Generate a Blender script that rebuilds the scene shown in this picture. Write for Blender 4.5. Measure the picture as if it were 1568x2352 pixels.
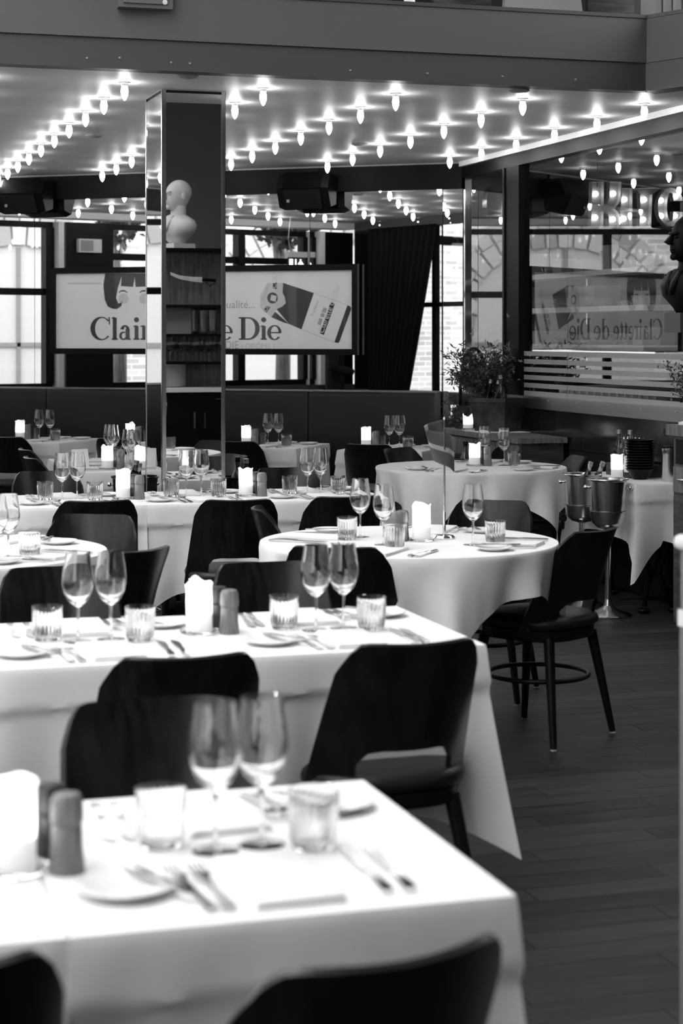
import bpy, bmesh, math, random
from mathutils import Vector, Matrix
R = math.radians
PI = math.pi
rnd = random.Random(7)
for o in list(bpy.data.objects): bpy.data.objects.remove(o)
scene = bpy.context.scene
COL = scene.collection

# ------------------------------------------------------------------ camera, world, exposure
F, HC, YH, CX, PSI = 4250.0, 1.53, 771.0, 784.0, R(17)
FW = (math.sin(PSI), math.cos(PSI)); RT = (math.cos(PSI), -math.sin(PSI))
cam = bpy.data.cameras.new('camera'); camo = bpy.data.objects.new('camera', cam); COL.objects.link(camo)
camo.location = (0, 0, HC); camo.rotation_euler = (R(90), 0, -PSI)
cam.sensor_fit = 'HORIZONTAL'; cam.sensor_width = 24.0; cam.lens = F/1568*24.0
cam.shift_y = -(1176-YH)/1568.0
cam.clip_start = 0.05; cam.clip_end = 200
cam.dof.use_dof = True; cam.dof.focus_distance = 9.6; cam.dof.aperture_fstop = 4.4
scene.camera = camo

world = bpy.data.worlds.new('sky'); scene.world = world; world.use_nodes = True
wn = world.node_tree.nodes; wl = world.node_tree.links
wn['Background'].inputs[0].default_value = (1, 1, 1, 1)
wn['Background'].inputs[1].default_value = 1.35

vs = scene.view_settings
vs.view_transform = 'Standard'; vs.look = 'None'; vs.gamma = 1.0; vs.use_curve_mapping = False
vs.exposure = 1.95
BULB_POWER = 16.0
cy = scene.cycles
cy.max_bounces = 14; cy.glossy_bounces = 8; cy.transmission_bounces = 12; cy.diffuse_bounces = 4
cy.transparent_max_bounces = 24
cy.sample_clamp_indirect = 4.0; cy.blur_glossy = 0.6

# ------------------------------------------------------------------ geometry of the place
ZT = 0.75            # table height
ZC = 2.81            # ceiling under the balcony
XR = 4.85            # kitchen wall
YM = 8.79            # balcony edge
XL = -1.70           # street window wall
def PD(px, py, d):
    a = (px-CX)/F*d
    return Vector((FW[0]*d+RT[0]*a, FW[1]*d+RT[1]*a, HC+(YH-py)/F*d))
def PZ(px, py, z): return PD(px, py, (z-HC)*F/(YH-py))
def PX(px, py, x):
    p = PD(px, py, 1.0); return PD(px, py, x/p.x)
BW0 = PZ(0, 406.6, ZC); BW1 = PZ(992, 375, ZC)
WD = Vector((BW1.x-BW0.x, BW1.y-BW0.y, 0)).normalized()      # along the mirror wall, to the right
WN = Vector((WD.y, -WD.x, 0))                                # into the room
if WN.y > 0: WN = -WN
WANG = math.atan2(WD.y, WD.x)
def PB(px, py, off=0.0):
    p = PD(px, py, 1.0); c = Vector((0, 0, HC)); d = p-c
    o = Vector((BW0.x, BW0.y, 0))+WN*off
    t = (o-c).dot(WN)/d.dot(WN)
    return c+d*t
def wall_u(p): return (Vector((p.x, p.y, 0))-Vector((BW0.x, BW0.y, 0))).dot(WD)
def wall_p(u, z, off=0.0):
    q = Vector((BW0.x, BW0.y, 0))+WD*u+WN*off
    return Vector((q.x, q.y, z))
UK = (XR-BW0.x)/WD.x                                         # u where the kitchen wall meets it
UL = (XL-BW0.x)/WD.x
KCORNER = wall_p(UK, 0)

# ------------------------------------------------------------------ materials
MATS = {}
def mat(name, col=0.5, rough=0.5, metal=0.0, spec=0.5, coat=0.0, coat_rough=0.1, sss=0.0):
    if name in MATS: return MATS[name]
    m = bpy.data.materials.new(name); m.use_nodes = True
    b = m.node_tree.nodes['Principled BSDF']
    b.inputs['Base Color'].default_value = (col, col, col, 1)
    b.inputs['Roughness'].default_value = rough
    b.inputs['Metallic'].default_value = metal
    b.inputs['Specular IOR Level'].default_value = spec
    b.inputs['Coat Weight'].default_value = coat
    b.inputs['Coat Roughness'].default_value = coat_rough
    MATS[name] = m
    return m
def nodes(m): return m.node_tree.nodes, m.node_tree.links, m.node_tree.nodes['Principled BSDF']
def add_noise(m, c0, c1, scale=(1, 1, 1), nscale=5.0, detail=4.0, lo=.35, hi=.65, bump=0.0, coord='Object', bscale=None):
    n, l, b = nodes(m)
    tc = n.new('ShaderNodeTexCoord'); mp = n.new('ShaderNodeMapping'); mp.inputs['Scale'].default_value = scale
    ns = n.new('ShaderNodeTexNoise'); ns.inputs['Scale'].default_value = nscale; ns.inputs['Detail'].default_value = detail
    cr = n.new('ShaderNodeValToRGB')
    cr.color_ramp.elements[0].position = lo; cr.color_ramp.elements[0].color = (c0, c0, c0, 1)
    cr.color_ramp.elements[1].position = hi; cr.color_ramp.elements[1].color = (c1, c1, c1, 1)
    l.new(tc.outputs[coord], mp.inputs[0]); l.new(mp.outputs[0], ns.inputs[0]); l.new(ns.outputs[0], cr.inputs[0])
    l.new(cr.outputs[0], b.inputs['Base Color'])
    if bump:
        bp = n.new('ShaderNodeBump'); bp.inputs['Strength'].default_value = bump; bp.inputs['Distance'].default_value = .01
        l.new(ns.outputs[0], bp.inputs['Height']); l.new(bp.outputs[0], b.inputs['Normal'])
    return m
def emis(name, col, strength):
    m = bpy.data.materials.new(name); m.use_nodes = True
    n = m.node_tree.nodes; n.remove(n['Principled BSDF'])
    e = n.new('ShaderNodeEmission'); e.inputs[0].default_value = (col, col, col, 1); e.inputs[1].default_value = strength
    m.node_tree.links.new(e.outputs[0], n['Material Output'].inputs[0]); MATS[name] = m
    return m
def glass(name, ior=1.5, col=1.0, rough=0.0):
    m = bpy.data.materials.new(name); m.use_nodes = True
    n = m.node_tree.nodes; n.remove(n['Principled BSDF'])
    e = n.new('ShaderNodeBsdfGlass'); e.inputs['Color'].default_value = (col, col, col, 1)
    e.inputs['Roughness'].default_value = rough; e.inputs['IOR'].default_value = ior
    m.node_tree.links.new(e.outputs[0], n['Material Output'].inputs[0]); MATS[name] = m
    return m
def pane_mat(name, tint=0.95, ior=1.5, boost=1.0):
    m = bpy.data.materials.new(name); m.use_nodes = True
    n = m.node_tree.nodes; l = m.node_tree.links; n.remove(n['Principled BSDF'])
    t = n.new('ShaderNodeBsdfTransparent'); t.inputs[0].default_value = (tint, tint, tint, 1)
    g = n.new('ShaderNodeBsdfGlossy'); g.inputs['Roughness'].default_value = 0.0; g.inputs[0].default_value = (1, 1, 1, 1)
    f = n.new('ShaderNodeLayerWeight'); f.inputs[0].default_value = .5
    pw = n.new('ShaderNodeMath'); pw.operation = 'POWER'; pw.inputs[1].default_value = 4.0
    mu = n.new('ShaderNodeMath'); mu.operation = 'MULTIPLY_ADD'; mu.inputs[1].default_value = 1-boost; mu.inputs[2].default_value = boost; mu.use_clamp = True
    l.new(f.outputs['Facing'], pw.inputs[0])
    x = n.new('ShaderNodeMixShader'); l.new(pw.outputs[0], mu.inputs[0]); l.new(mu.outputs[0], x.inputs[0])
    l.new(t.outputs[0], x.inputs[1]); l.new(g.outputs[0], x.inputs[2])
    l.new(x.outputs[0], n['Material Output'].inputs[0]); MATS[name] = m
    return m

mat('cloth', .80, .85, spec=.2)
add_noise(MATS['cloth'], .78, .83, (1, 1, 1), 9, 3, bump=.12)
mat('napkin', .82, .8, spec=.2)
mat('porcelain', .8, .12, spec=.5)
mat('chair_wood', .006, .3, spec=.35); add_noise(MATS['chair_wood'], .003, .010, (18, 18, 1.2), 3, 4)
mat('chair_dark', .005, .4, spec=.3)
mat('seat_leather', .014, .42, spec=.4)
mat('glide', .5, .4)
mat('steel', .62, .22, 1.0)
mat('cutlery', .72, .16, 1.0)
mat('chrome', .8, .08, 1.0)
mat('black_paint', .003, .45, spec=.13)
mat('black_matte', .006, .8, spec=.2)
mat('header_paint', .004, .55, spec=.12)
mat('trim_white', .75, .4)
mat('ceiling_paint', .5, .5, spec=.35); add_noise(MATS['ceiling_paint'], .48, .54, (1, 1, 1), 3, 3)
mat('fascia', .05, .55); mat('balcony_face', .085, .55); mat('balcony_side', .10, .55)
mat('plaster_dark', .05, .7); mat('plaster_mid', .25, .7); mat('plaster_light', .6, .7)
mat('leather_black', .005, .42, spec=.3)
mat('mirror', .86, .0, 1.0); mat('mirror_dim', .72, .0, 1.0)
mat('tile_dark', .010, .12, spec=.4)
mat('wood_dark', .05, .4); add_noise(MATS['wood_dark'], .025, .075, (2, 2, 14), 3, 5)
mat('wood_mid', .12, .5); add_noise(MATS['wood_mid'], .07, .17, (14, 14, 1.5), 3, 5)
mat('mill_wood', .1, .45); add_noise(MATS['mill_wood'], .10, .22, (40, 40, 3), 3, 4)
mat('mill_dark', .02, .4)
mat('zinc', .05, .6, .3, spec=.3); add_noise(MATS['zinc'], .02, .06, (1, 1, 1), 9, 5)
mat('stripe', .27, .6)
mat('leaf', .035, .5); mat('leaf_light', .09, .5); mat('petal', .6, .6); mat('stem', .04, .6)
mat('flag_cloth', .07, .8); mat('flag_cross', .32, .8)
mat('paper', .82, .75, coat=.6, coat_rough=.02); mat('ink', .02, .5, coat=.6, coat_rough=.02); mat('ink_grey', .4, .5, coat=.6, coat_rough=.02)
mat('ink_pale', .6, .5, coat=.6, coat_rough=.02); mat('ink_dark', .035, .5, coat=.6, coat_rough=.02); mat('label_white', .66, .6)
mat('marble', .75, .25)
mat('bar_panel', .17, .5); mat('bust_plaster', .62, .7); mat('bust_black', .003, .55, spec=.12)
mat('velvet', .008, .95, spec=.1); mat('suit', .01, .8, spec=.1); mat('skin', .35, .6)
mat('box_white', .55, .5); mat('screw', .25, .4, .6); mat('frame_dark', .003, .5, spec=.12)
mat('bowl_black', .003, .35, spec=.2); mat('bottle_dark', .012, .1, spec=.6); mat('foil', .45, .35, .8)
mat('brass', .5, .3, 1.0); mat('sign_metal', .26, .5, .15)
glass('glass', 1.5); glass('bottle_glass', 1.5, .8); glass('bottle_green', 1.5, .35)
pane_mat('pane', .97, boost=.04); pane_mat('kitchen_pane', .90, boost=.07)
emis('bulb_on', 1.0, BULB_POWER); emis('flame', 1.0, 45.0); emis('sign_bulb', 1.0, 4.5); emis('exit_face', 1.0, .8); emis('fill_glow', 1.0, .4)
# candle wax: a thin translucent wall, the flame burns down inside it
m = bpy.data.materials.new('wax'); m.use_nodes = True
n = m.node_tree.nodes; l = m.node_tree.links; n.remove(n['Principled BSDF'])
d = n.new('ShaderNodeBsdfDiffuse'); d.inputs[0].default_value = (.86, .86, .86, 1)
t = n.new('ShaderNodeBsdfTranslucent'); t.inputs[0].default_value = (.9, .9, .9, 1)
x = n.new('ShaderNodeMixShader'); x.inputs[0].default_value = .35
l.new(d.outputs[0], x.inputs[1]); l.new(t.outputs[0], x.inputs[2]); l.new(x.outputs[0], n['Material Output'].inputs[0]); MATS['wax'] = m
# floor boards
m = mat('plank', .05, .5, spec=.3)
n, l, b = nodes(m)
oi = n.new('ShaderNodeObjectInfo'); tc = n.new('ShaderNodeTexCoord'); mp = n.new('ShaderNodeMapping'); mp.inputs['Scale'].default_value = (1.2, 16, 1)
ad = n.new('ShaderNodeVectorMath'); l.new(tc.outputs['Object'], mp.inputs[0]); l.new(mp.outputs[0], ad.inputs[0]); l.new(oi.outputs['Location'], ad.inputs[1])
ns = n.new('ShaderNodeTexNoise'); ns.inputs['Scale'].default_value = 3; ns.inputs['Detail'].default_value = 5; l.new(ad.outputs[0], ns.inputs[0])
mx = n.new('ShaderNodeMath'); mx.operation = 'MULTIPLY_ADD'; mx.inputs[1].default_value = .35; l.new(oi.outputs['Random'], mx.inputs[0]); l.new(ns.outputs[0], mx.inputs[2])
cr = n.new('ShaderNodeValToRGB'); cr.color_ramp.elements[0].position = .35; cr.color_ramp.elements[0].color = (.006,)*3+(1,)
cr.color_ramp.elements[1].position = 1.0; cr.color_ramp.elements[1].color = (.040,)*3+(1,)
l.new(mx.outputs[0], cr.inputs[0]); l.new(cr.outputs[0], b.inputs['Base Color'])
mat('subfloor', .02, .8)
# brick facade across the street
m = mat('brick', .6, .9)
n, l, b = nodes(m)
tc = n.new('ShaderNodeTexCoord'); sp = n.new('ShaderNodeSeparateXYZ'); cb = n.new('ShaderNodeCombineXYZ'); br = n.new('ShaderNodeTexBrick')
l.new(tc.outputs['Object'], sp.inputs[0]); l.new(sp.outputs['Y'], cb.inputs[0]); l.new(sp.outputs['Z'], cb.inputs[1]); l.new(cb.outputs[0], br.inputs[0])
br.inputs['Color1'].default_value = (.48,)*3+(1,); br.inputs['Color2'].default_value = (.7,)*3+(1,); br.inputs['Mortar'].default_value = (.88,)*3+(1,)
br.inputs['Scale'].default_value = 1.0; br.inputs['Brick Width'].default_value = .27; br.inputs['Row Height'].default_value = .085; br.inputs['Mortar Size'].default_value = .009
l.new(br.outputs[0], b.inputs['Base Color'])
mat('street', .35, .9); mat('voussoir', .55, .9); mat('voussoir_dark', .36, .9)

# ------------------------------------------------------------------ mesh helpers
class MB:
    def __init__(s): s.v = []; s.f = []; s.m = []
    def add(s, v, f, mi=0):
        b = len(s.v); s.v += [tuple(p) for p in v]; s.f += [tuple(i+b for i in q) for q in f]; s.m += [mi]*len(f); return s
    def box(s, c, d, rz=0.0, mi=0):
        x, y, z = d[0]/2, d[1]/2, d[2]/2; cs, sn = math.cos(rz), math.sin(rz)
        v = []
        for q in ((-x,-y,-z),(x,-y,-z),(x,y,-z),(-x,y,-z),(-x,-y,z),(x,-y,z),(x,y,z),(-x,y,z)):
            v.append((c[0]+q[0]*cs-q[1]*sn, c[1]+q[0]*sn+q[1]*cs, c[2]+q[2]))
        return s.add(v, [(0,3,2,1),(4,5,6,7),(0,1,5,4),(1,2,6,5),(2,3,7,6),(3,0,4,7)], mi)
    def bbox(s, a, b, mi=0):
        return s.box([(a[i]+b[i])/2 for i in range(3)], [abs(b[i]-a[i]) for i in range(3)], 0, mi)
    def lathe(s, prof, seg=20, c=(0,0,0), cap0=True, cap1=True, mi=0, rmod=None):
        v = []; f = []
        for r, z in prof:
            for k in range(seg):
                a = 2*PI*k/seg; rr = r*(rmod(a, z) if rmod else 1)
                v.append((c[0]+rr*math.cos(a), c[1]+rr*math.sin(a), c[2]+z))
        n = len(prof)
        for i in range(n-1):
            for k in range(seg):
                k2 = (k+1) % seg; f.append((i*seg+k, i*seg+k2, (i+1)*seg+k2, (i+1)*seg+k))
        if cap0: f.append(tuple(range(seg-1, -1, -1)))
        if cap1: f.append(tuple((n-1)*seg+k for k in range(seg)))
        return s.add(v, f, mi)
    def tube(s, pts, rad, seg=8, closed=False, mi=0):
        pts = [Vector(p) for p in pts]; n = len(pts)
        if not isinstance(rad, (list, tuple)): rad = [rad]*n
        v = []; f = []; up0 = None
        for i, p in enumerate(pts):
            if closed: t = pts[(i+1) % n]-pts[i-1]
            else: t = pts[min(i+1, n-1)]-pts[max(i-1, 0)]
            t.normalize()
            if up0 is None: up0 = Vector((0,0,1)) if abs(t.z) < .9 else Vector((1,0,0))
            a = t.cross(up0).normalized(); b = a.cross(t).normalized(); up0 = b
            for k in range(seg):
                q = 2*PI*k/seg; v.append(p+a*(math.cos(q)*rad[i])+b*(math.sin(q)*rad[i]))
        for i in range(n if closed else n-1):
            j = (i+1) % n
            for k in range(seg):
                k2 = (k+1) % seg; f.append((i*seg+k, i*seg+k2, j*seg+k2, j*seg+k))
        if not closed:
            f.append(tuple(range(seg-1,-1,-1))); f.append(tuple((n-1)*seg+k for k in range(seg)))
        return s.add(v, f, mi)
    def ell(s, c, r, seg=14, rings=9, mi=0, rot=None):
        v = []; f = []
        for i in range(rings+1):
            ph = -PI/2+PI*i/rings
            for k in range(seg):
                a = 2*PI*k/seg
                q = Vector((r[0]*math.cos(ph)*math.cos(a), r[1]*math.cos(ph)*math.sin(a), r[2]*math.sin(ph)))
                if rot: q = rot @ q
                v.append((c[0]+q.x, c[1]+q.y, c[2]+q.z))
        for i in range(rings):
            for k in range(seg):
                k2 = (k+1) % seg; f.append((i*seg+k, i*seg+k2, (i+1)*seg+k2, (i+1)*seg+k))
        return s.add(v, f, mi)
    def prism(s, poly, fn, t0, t1, mi=0):
        """poly: 2D outline; fn(a, b, t) -> point; closed solid between t0 and t1"""
        n = len(poly); v = [fn(a, b, t0) for a, b in poly]+[fn(a, b, t1) for a, b in poly]
        f = [tuple(range(n-1,-1,-1)), tuple(range(n, 2*n))]+[(i, (i+1) % n, n+(i+1) % n, n+i) for i in range(n)]
        return s.add(v, f, mi)
    def strip(s, st, mi=0):
        """loft along a list of (centre, half-width vector, half-thickness vector)"""
        v = []; f = []
        for c, w, h in st:
            c = Vector(c); w = Vector(w); h = Vector(h); v += [c-w-h, c+w-h, c+w+h, c-w+h]
        for i in range(len(st)-1):
            for k in range(4):
                k2 = (k+1) % 4; f.append((i*4+k, i*4+k2, i*4+4+k2, i*4+4+k))
        f.append((3,2,1,0)); e = (len(st)-1)*4; f.append((e,e+1,e+2,e+3))
        return s.add(v, f, mi)
    def mesh(s, name, mats, smooth=False, fix=True):
        me = bpy.data.meshes.new(name); me.from_pydata(s.v, [], s.f); 
        for q in (mats if isinstance(mats, (list, tuple)) else [mats]): me.materials.append(MATS[q])
        if any(s.m): me.polygons.foreach_set('material_index', s.m)
        if fix:
            bm = bmesh.new(); bm.from_mesh(me); bmesh.ops.recalc_face_normals(bm, faces=bm.faces); bm.to_mesh(me); bm.free()
        if smooth:
            me.polygons.foreach_set('use_smooth', [True]*len(me.polygons))
            if smooth is not True: me.set_sharp_from_angle(angle=R(smooth))
        me.update(); return me
def ob(name, me, parent=None, loc=(0,0,0), rz=0.0, rot=None):
    o = bpy.data.objects.new(name, me); COL.objects.link(o); o.location = loc
    o.rotation_euler = rot if rot else (0, 0, rz)
    if parent: o.parent = parent
    return o
def tag(o, label=None, cat=None, group=None, kind=None):
    if label: o['label'] = label
    if cat: o['category'] = cat
    if group: o['group'] = group
    if kind: o['kind'] = kind
    return o
def empty(name, loc=(0,0,0), rz=0.0):
    o = bpy.data.objects.new(name, None); COL.objects.link(o); o.location = loc; o.rotation_euler = (0,0,rz); o.empty_display_size = .05
    return o
def struct(name, me, label=None, **k):
    o = ob(name, me, **k); return tag(o, label, None, None, 'structure')
KITS = {}
def kit(key, parts):
    """parts: list of (name, mesh, [sub-parts])"""
    KITS[key] = parts
def place(key, name, label, cat, group, loc, rz=0.0, rot=None, scale=None):
    parts = KITS[key]
    if len(parts) == 1 and not parts[0][2]:
        o = ob(name, parts[0][1], None, loc, rz, rot)
    else:
        o = empty(name, loc, rz)
        if rot: o.rotation_euler = rot
        for pn, me, subs in parts:
            p = ob(pn, me, o)
            for sn, sm in subs: ob(sn, sm, p)
    if scale: o.scale = scale
    return tag(o, label, cat, group)

# ================================================================== STRUCTURE
# floor
fl = struct('floor', MB().bbox((-6, -4, -.06), (8, 20, -.012)).mesh('floor', 'subfloor'), 'dark stained wooden plank floor')
pw, pl = .118, 1.15
pm = MB().bbox((-pl/2+.0015, -pw/2+.001, -.012), (pl/2-.0015, pw/2-.001, 0)).mesh('plank', 'plank')
cnt = 0; rest = MB()
y = 1.5; row = 0
while y < 13.2:
    off = (row*.437) % pl
    x = -1.2+off
    while x < 5.2:
        # the boards the aisle shows are pieces of their own
        X0 = .95+.22*(y-2.5)
        seen = (x+pl/2 > min(1.2+.17*(y-3), 2.6)) and (x < 4.9) and (2.6 < y < 9.6)
        if seen and cnt < 300:
            ob('plank', pm, fl, (x, y, 0)); cnt += 1
        else:
            rest.bbox((x-pl/2+.0015, y-pw/2+.001, -.012), (x+pl/2-.0015, y+pw/2-.001, 0))
        x += pl
    y += pw; row += 1
tag(ob('plank_field', rest.mesh('plank_field', 'plank'), fl), kind='stuff')

# ceiling under the balcony
poly = [(-1.75, YM+.05), (4.40, YM+.05), (5.83, YM-3.1), (7.9, YM-3.1), (7.9, 13.6), (KCORNER.x+.2, 13.6), (KCORNER.x+.2, KCORNER.y+.25), (wall_p(UL, 0).x-.1, wall_p(UL, 0).y+.2)]
struct('ceiling', MB().prism(poly, lambda a, b, t: (a, b, t), ZC, ZC+.12).mesh('ceiling', 'ceiling_paint'), 'glossy painted ceiling dotted with bare bulbs')
# balcony edge : fascia band, parapet, rail
bal = empty('balcony'); tag(bal, 'grey balcony parapet running across the top of the room', None, None, 'structure')
cx, cyy = 4.35, YM; dx, dy = .414, -.910
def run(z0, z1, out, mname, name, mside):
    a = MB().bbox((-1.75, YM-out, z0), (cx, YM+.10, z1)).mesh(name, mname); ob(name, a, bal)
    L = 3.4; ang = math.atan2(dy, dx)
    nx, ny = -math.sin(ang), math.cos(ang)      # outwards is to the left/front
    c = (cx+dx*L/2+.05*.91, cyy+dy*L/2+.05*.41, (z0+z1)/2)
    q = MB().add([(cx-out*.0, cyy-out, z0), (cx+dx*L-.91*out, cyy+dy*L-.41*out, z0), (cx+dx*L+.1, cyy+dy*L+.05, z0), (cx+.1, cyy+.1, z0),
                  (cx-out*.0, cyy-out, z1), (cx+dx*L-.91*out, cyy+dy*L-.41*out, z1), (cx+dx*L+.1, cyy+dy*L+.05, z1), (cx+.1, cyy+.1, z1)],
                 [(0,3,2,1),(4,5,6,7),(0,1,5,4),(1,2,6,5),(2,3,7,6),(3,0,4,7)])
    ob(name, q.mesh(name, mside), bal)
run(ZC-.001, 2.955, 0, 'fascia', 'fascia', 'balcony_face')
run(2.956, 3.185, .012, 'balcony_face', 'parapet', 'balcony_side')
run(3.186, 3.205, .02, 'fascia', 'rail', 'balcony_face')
scm = MB().lathe([(.006, 0), (.006, .003), (.003, .0045)], 8).mesh('screw', 'screw', 40)
for px, py in [(200,134),(275,133),(393,144),(436,146),(804,162),(981,169),(1153,176),(1321,183),(1518,189)]:
    p = PD(px, py, 1); yy = YM-.0005; q = PD(px, py, yy/p.y)
    if px < 1480: ob('screw', scm, bal, q, rot=(R(90), 0, 0))
# upper floor seen over the parapet
struct('floor_upper', MB().bbox((-1.7, YM+.15, ZC+.13), (7.8, 13.5, ZC+.16)).mesh('floor_upper', 'plaster_dark'), 'upper floor behind the balcony parapet')
struct('wall_upper', MB().bbox((-1.7, 11.2, 3.0), (7.8, 11.3, 5.6)).mesh('wall_upper', 'black_matte'), 'dark wall of the upper floor')
struct('ceiling_upper_added', MB().bbox((-1.8, YM+.4, 5.6), (7.9, 18.5, 5.7)).mesh('ceiling_upper_added', 'plaster_dark'), 'unseen ceiling added to darken the upper floor')  # unseen slab added to keep daylight off the upper floor
pp = PD(1483, 20, 1); pp = PD(1483, 20, (YM+.12)/pp.y)
struct('post_1', MB().bbox((pp.x-.04, YM+.10, 2.95), (pp.x+.04, YM+.18, 4.2)).mesh('post', 'balcony_side'), 'pale corner post above the balcony rail')

# mirror wall
wb = struct('wall_back', MB().prism([(UL-.2, 0), (UK+.3, 0), (UK+.3, 3.0), (UL-.2, 3.0)], lambda a, b, t: wall_p(a, b, t), -.14, -.03).mesh('wall_back', 'plaster_dark'), 'back wall clad in tall mirror panels')
hd = MB().prism([(UL, 2.618), (UK, 2.618), (UK, ZC-.0005), (UL, ZC-.0005)], lambda a, b, t: wall_p(a, b, t), -.03, .03).mesh('header', 'header_paint')
tag(ob('header', hd, wb), 'dark painted header band above the mirrors')
edges = [UL]+[wall_u(PB(px, 600)) for px in (-554, -238, 78, 394, 710, 1016)]+[UK-.003]
tilt = [0, .002, .0, -.003, .002, -.005, .004, .006]
for i in range(len(edges)-1):
    a, b = edges[i]+.0015, edges[i+1]-.0015; c = (a+b)/2
    me = MB().prism([(a-c, 0), (b-c, 0), (b-c, 2.615-.9), (a-c, 2.615-.9)], lambda u, z, t: (u, t, z), 0, -.006 if False else .006).mesh('mirror_panel', 'mirror')
    q = wall_p(c, .9, -.012)
    ob('mirror_panel', me, wb, q, rot=(0, 0, WANG+tilt[i]))
tag(struct('trim_1', MB().prism([(UL, ZC-.012), (UK, ZC-.012), (UK, ZC-.001), (UL, ZC-.001)], lambda a, b, t: wall_p(a, b, t), .031, .045).mesh('trim_1', 'plaster_mid')), 'thin pale bead where header meets ceiling')

# banquette along the mirror wall
us = [UL+.75]+[wall_u(PB(px, 900)) for px in (-460, 132, 727)]+[UK-.16]
names = ['far left', 'left', 'middle', 'right']
for i in range(4):
    a, b = us[i]+.004, us[i+1]-.004
    e = empty('banquette', wall_p((a+b)/2, 0, .02), WANG)
    w = b-a
    def pad(y0, y1, z0, z1, r=.03):
        m = MB(); st = []
        # rounded slab, lofted along its length
        prof = []
        for cxx, czz, a0 in ((y1-r, z1-r, 0), (y0+r, z1-r, 90), (y0+r, z0+r, 180), (y1-r, z0+r, 270)):
            for k in range(5): 
                q = R(a0+k*22.5); prof.append((cxx+r*math.cos(q), czz+r*math.sin(q)))
        n = len(prof); v = []; f = []
        for x, s in ((-w/2, .9), (-w/2+.012, .985), (-w/2+.03, 1), (w/2-.03, 1), (w/2-.012, .985), (w/2, .9)):
            cy0, cz0 = (y0+y1)/2, (z0+z1)/2
            for p in prof:
                v.append((x, cy0+(p[0]-cy0)*(1 if s == 1 else 1-(1-s)*.35), cz0+(p[1]-cz0)*(1 if s == 1 else 1-(1-s)*.08)))
        for i2 in range(5):
            for k in range(n): f.append((i2*n+k, i2*n+(k+1) % n, (i2+1)*n+(k+1) % n, (i2+1)*n+k))
        f.append(tuple(range(n))); f.append(tuple(5*n+k for k in range(n)))
        return m.add(v, f).mesh('pad', 'leather_black', 40)
    # local y runs along WN rotated: wall normal into room is local -y
    ob('backrest', pad(-.17, 0, .42, 1.115, .035), e)
    ob('seat_cushion', pad(-.60, -.165, .33, .46, .04), e)
    ob('plinth', MB().bbox((-w/2, -.55, 0), (w/2, -.05, .33)).mesh('plinth', 'black_matte'), e)
    tag(e, 'black leather banquette with tall padded back, %s section' % names[i], 'banquette', 'banquette sections along the mirrors')

# kitchen wall: dark tiles, steel sill, glass with frosted stripes
Z_SILL0, Z_SILL1 = 1.045, 1.125
wr = struct('wall_right', MB().bbox((XR+.02, 6.0, 0), (XR+.14, KCORNER.y, Z_SILL0)).mesh('wall_right', 'black_matte'), 'dark glossy tiled wall under the kitchen window')
ys = []; y = 6.05
while y < KCORNER.y-.05: ys.append(y); y += .665
ys.append(KCORNER.y-.01)
for i in range(len(ys)-1):
    for z0, z1 in ((.02, .80), (.804, Z_SILL0)):
        ob('tile', MB().bbox((XR, ys[i]+.002, z0), (XR+.02, ys[i+1]-.002, z1)).mesh('tile', 'tile_dark'), wr)
sill = struct('trim_2', MB().bbox((XR-.03, 6.0, Z_SILL0), (XR+.10, KCORNER.y-.02, Z_SILL1)).mesh('trim_2', 'steel'), 'brushed steel sill under the kitchen window')
for k in range(9):
    ob('screw', scm, sill, (XR-.031, 8.9+k*.45, 1.105), rot=(0, R(-90), 0))
w1 = empty('window_1'); tag(w1, 'large kitchen window with frosted stripes', None, None, 'structure')
yD0, yD1 = PX(1163, 600, XR).y, PX(1197, 600, XR).y      # dark post
yS = PX(1297, 600, XR).y
def pane(name, y0, y1, z0, z1): ob(name, MB().bbox((XR+.02, y0, z0), (XR+.0205, y1, z1)).mesh(name, 'kitchen_pane'), w1)
pane('pane', yD0+.01, KCORNER.y-.02, .95, 2.69); pane('pane', yS+.002, yD1, Z_SILL1, 2.69); pane('pane', 7.2, yS-.002, Z_SILL1, 2.69)
ob('mullion', MB().bbox((XR-.02, yD1, Z_SILL1), (XR+.08, yD0-.03, 2.69)).mesh('mullion', 'frame_dark'), w1)
ob('mullion', MB().bbox((XR-.03, yD0-.028, Z_SILL1), (XR+.06, yD0+.006, 2.69)).mesh('mullion', 'black_paint'), w1)
ob('mullion', MB().bbox((XR-.005, KCORNER.y-.06, .95), (XR+.05, KCORNER.y-.035, 2.69)).mesh('mullion', 'chrome'), w1)
ob('head_rail', MB().bbox((XR-.02, 6.0, 2.69), (XR+.10, KCORNER.y-.02, 2.775)).mesh('head_rail', 'black_paint'), w1)
ob('light_rail', MB().bbox((XR-.05, 6.0, 2.772), (XR+.02, KCORNER.y-.05, 2.809)).mesh('light_rail', 'trim_white'), w1)
for k in range(6):
    z1 = 1.425-k*.0535
    for (a, b) in ((7.2, yS-.003), (yS+.003, yD1-.0)):
        ob('frosted_stripe', MB().bbox((XR+.0185, a, z1-.031), (XR+.0198, b, z1)).mesh('frosted_stripe', 'stripe'), w1)

# kitchen room
struct('wall_kitchen', MB().bbox((7.8, 5.7, 0), (7.9, 13.6, ZC)).mesh('wall_kitchen', 'plaster_dark'), 'dark rear wall of the kitchen')
struct('wall_kitchen_end', MB().bbox((XR+.15, 13.4, 0), (7.8, 13.5, ZC)).mesh('wall_kitchen_end', 'plaster_dark'), 'dark end wall of the kitchen')
struct('wall_kitchen_near', MB().bbox((XR+.9, 5.6, 0), (7.9, 5.7, ZC)).mesh('wall_kitchen_near', 'plaster_mid'), 'near wall of the kitchen')

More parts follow.
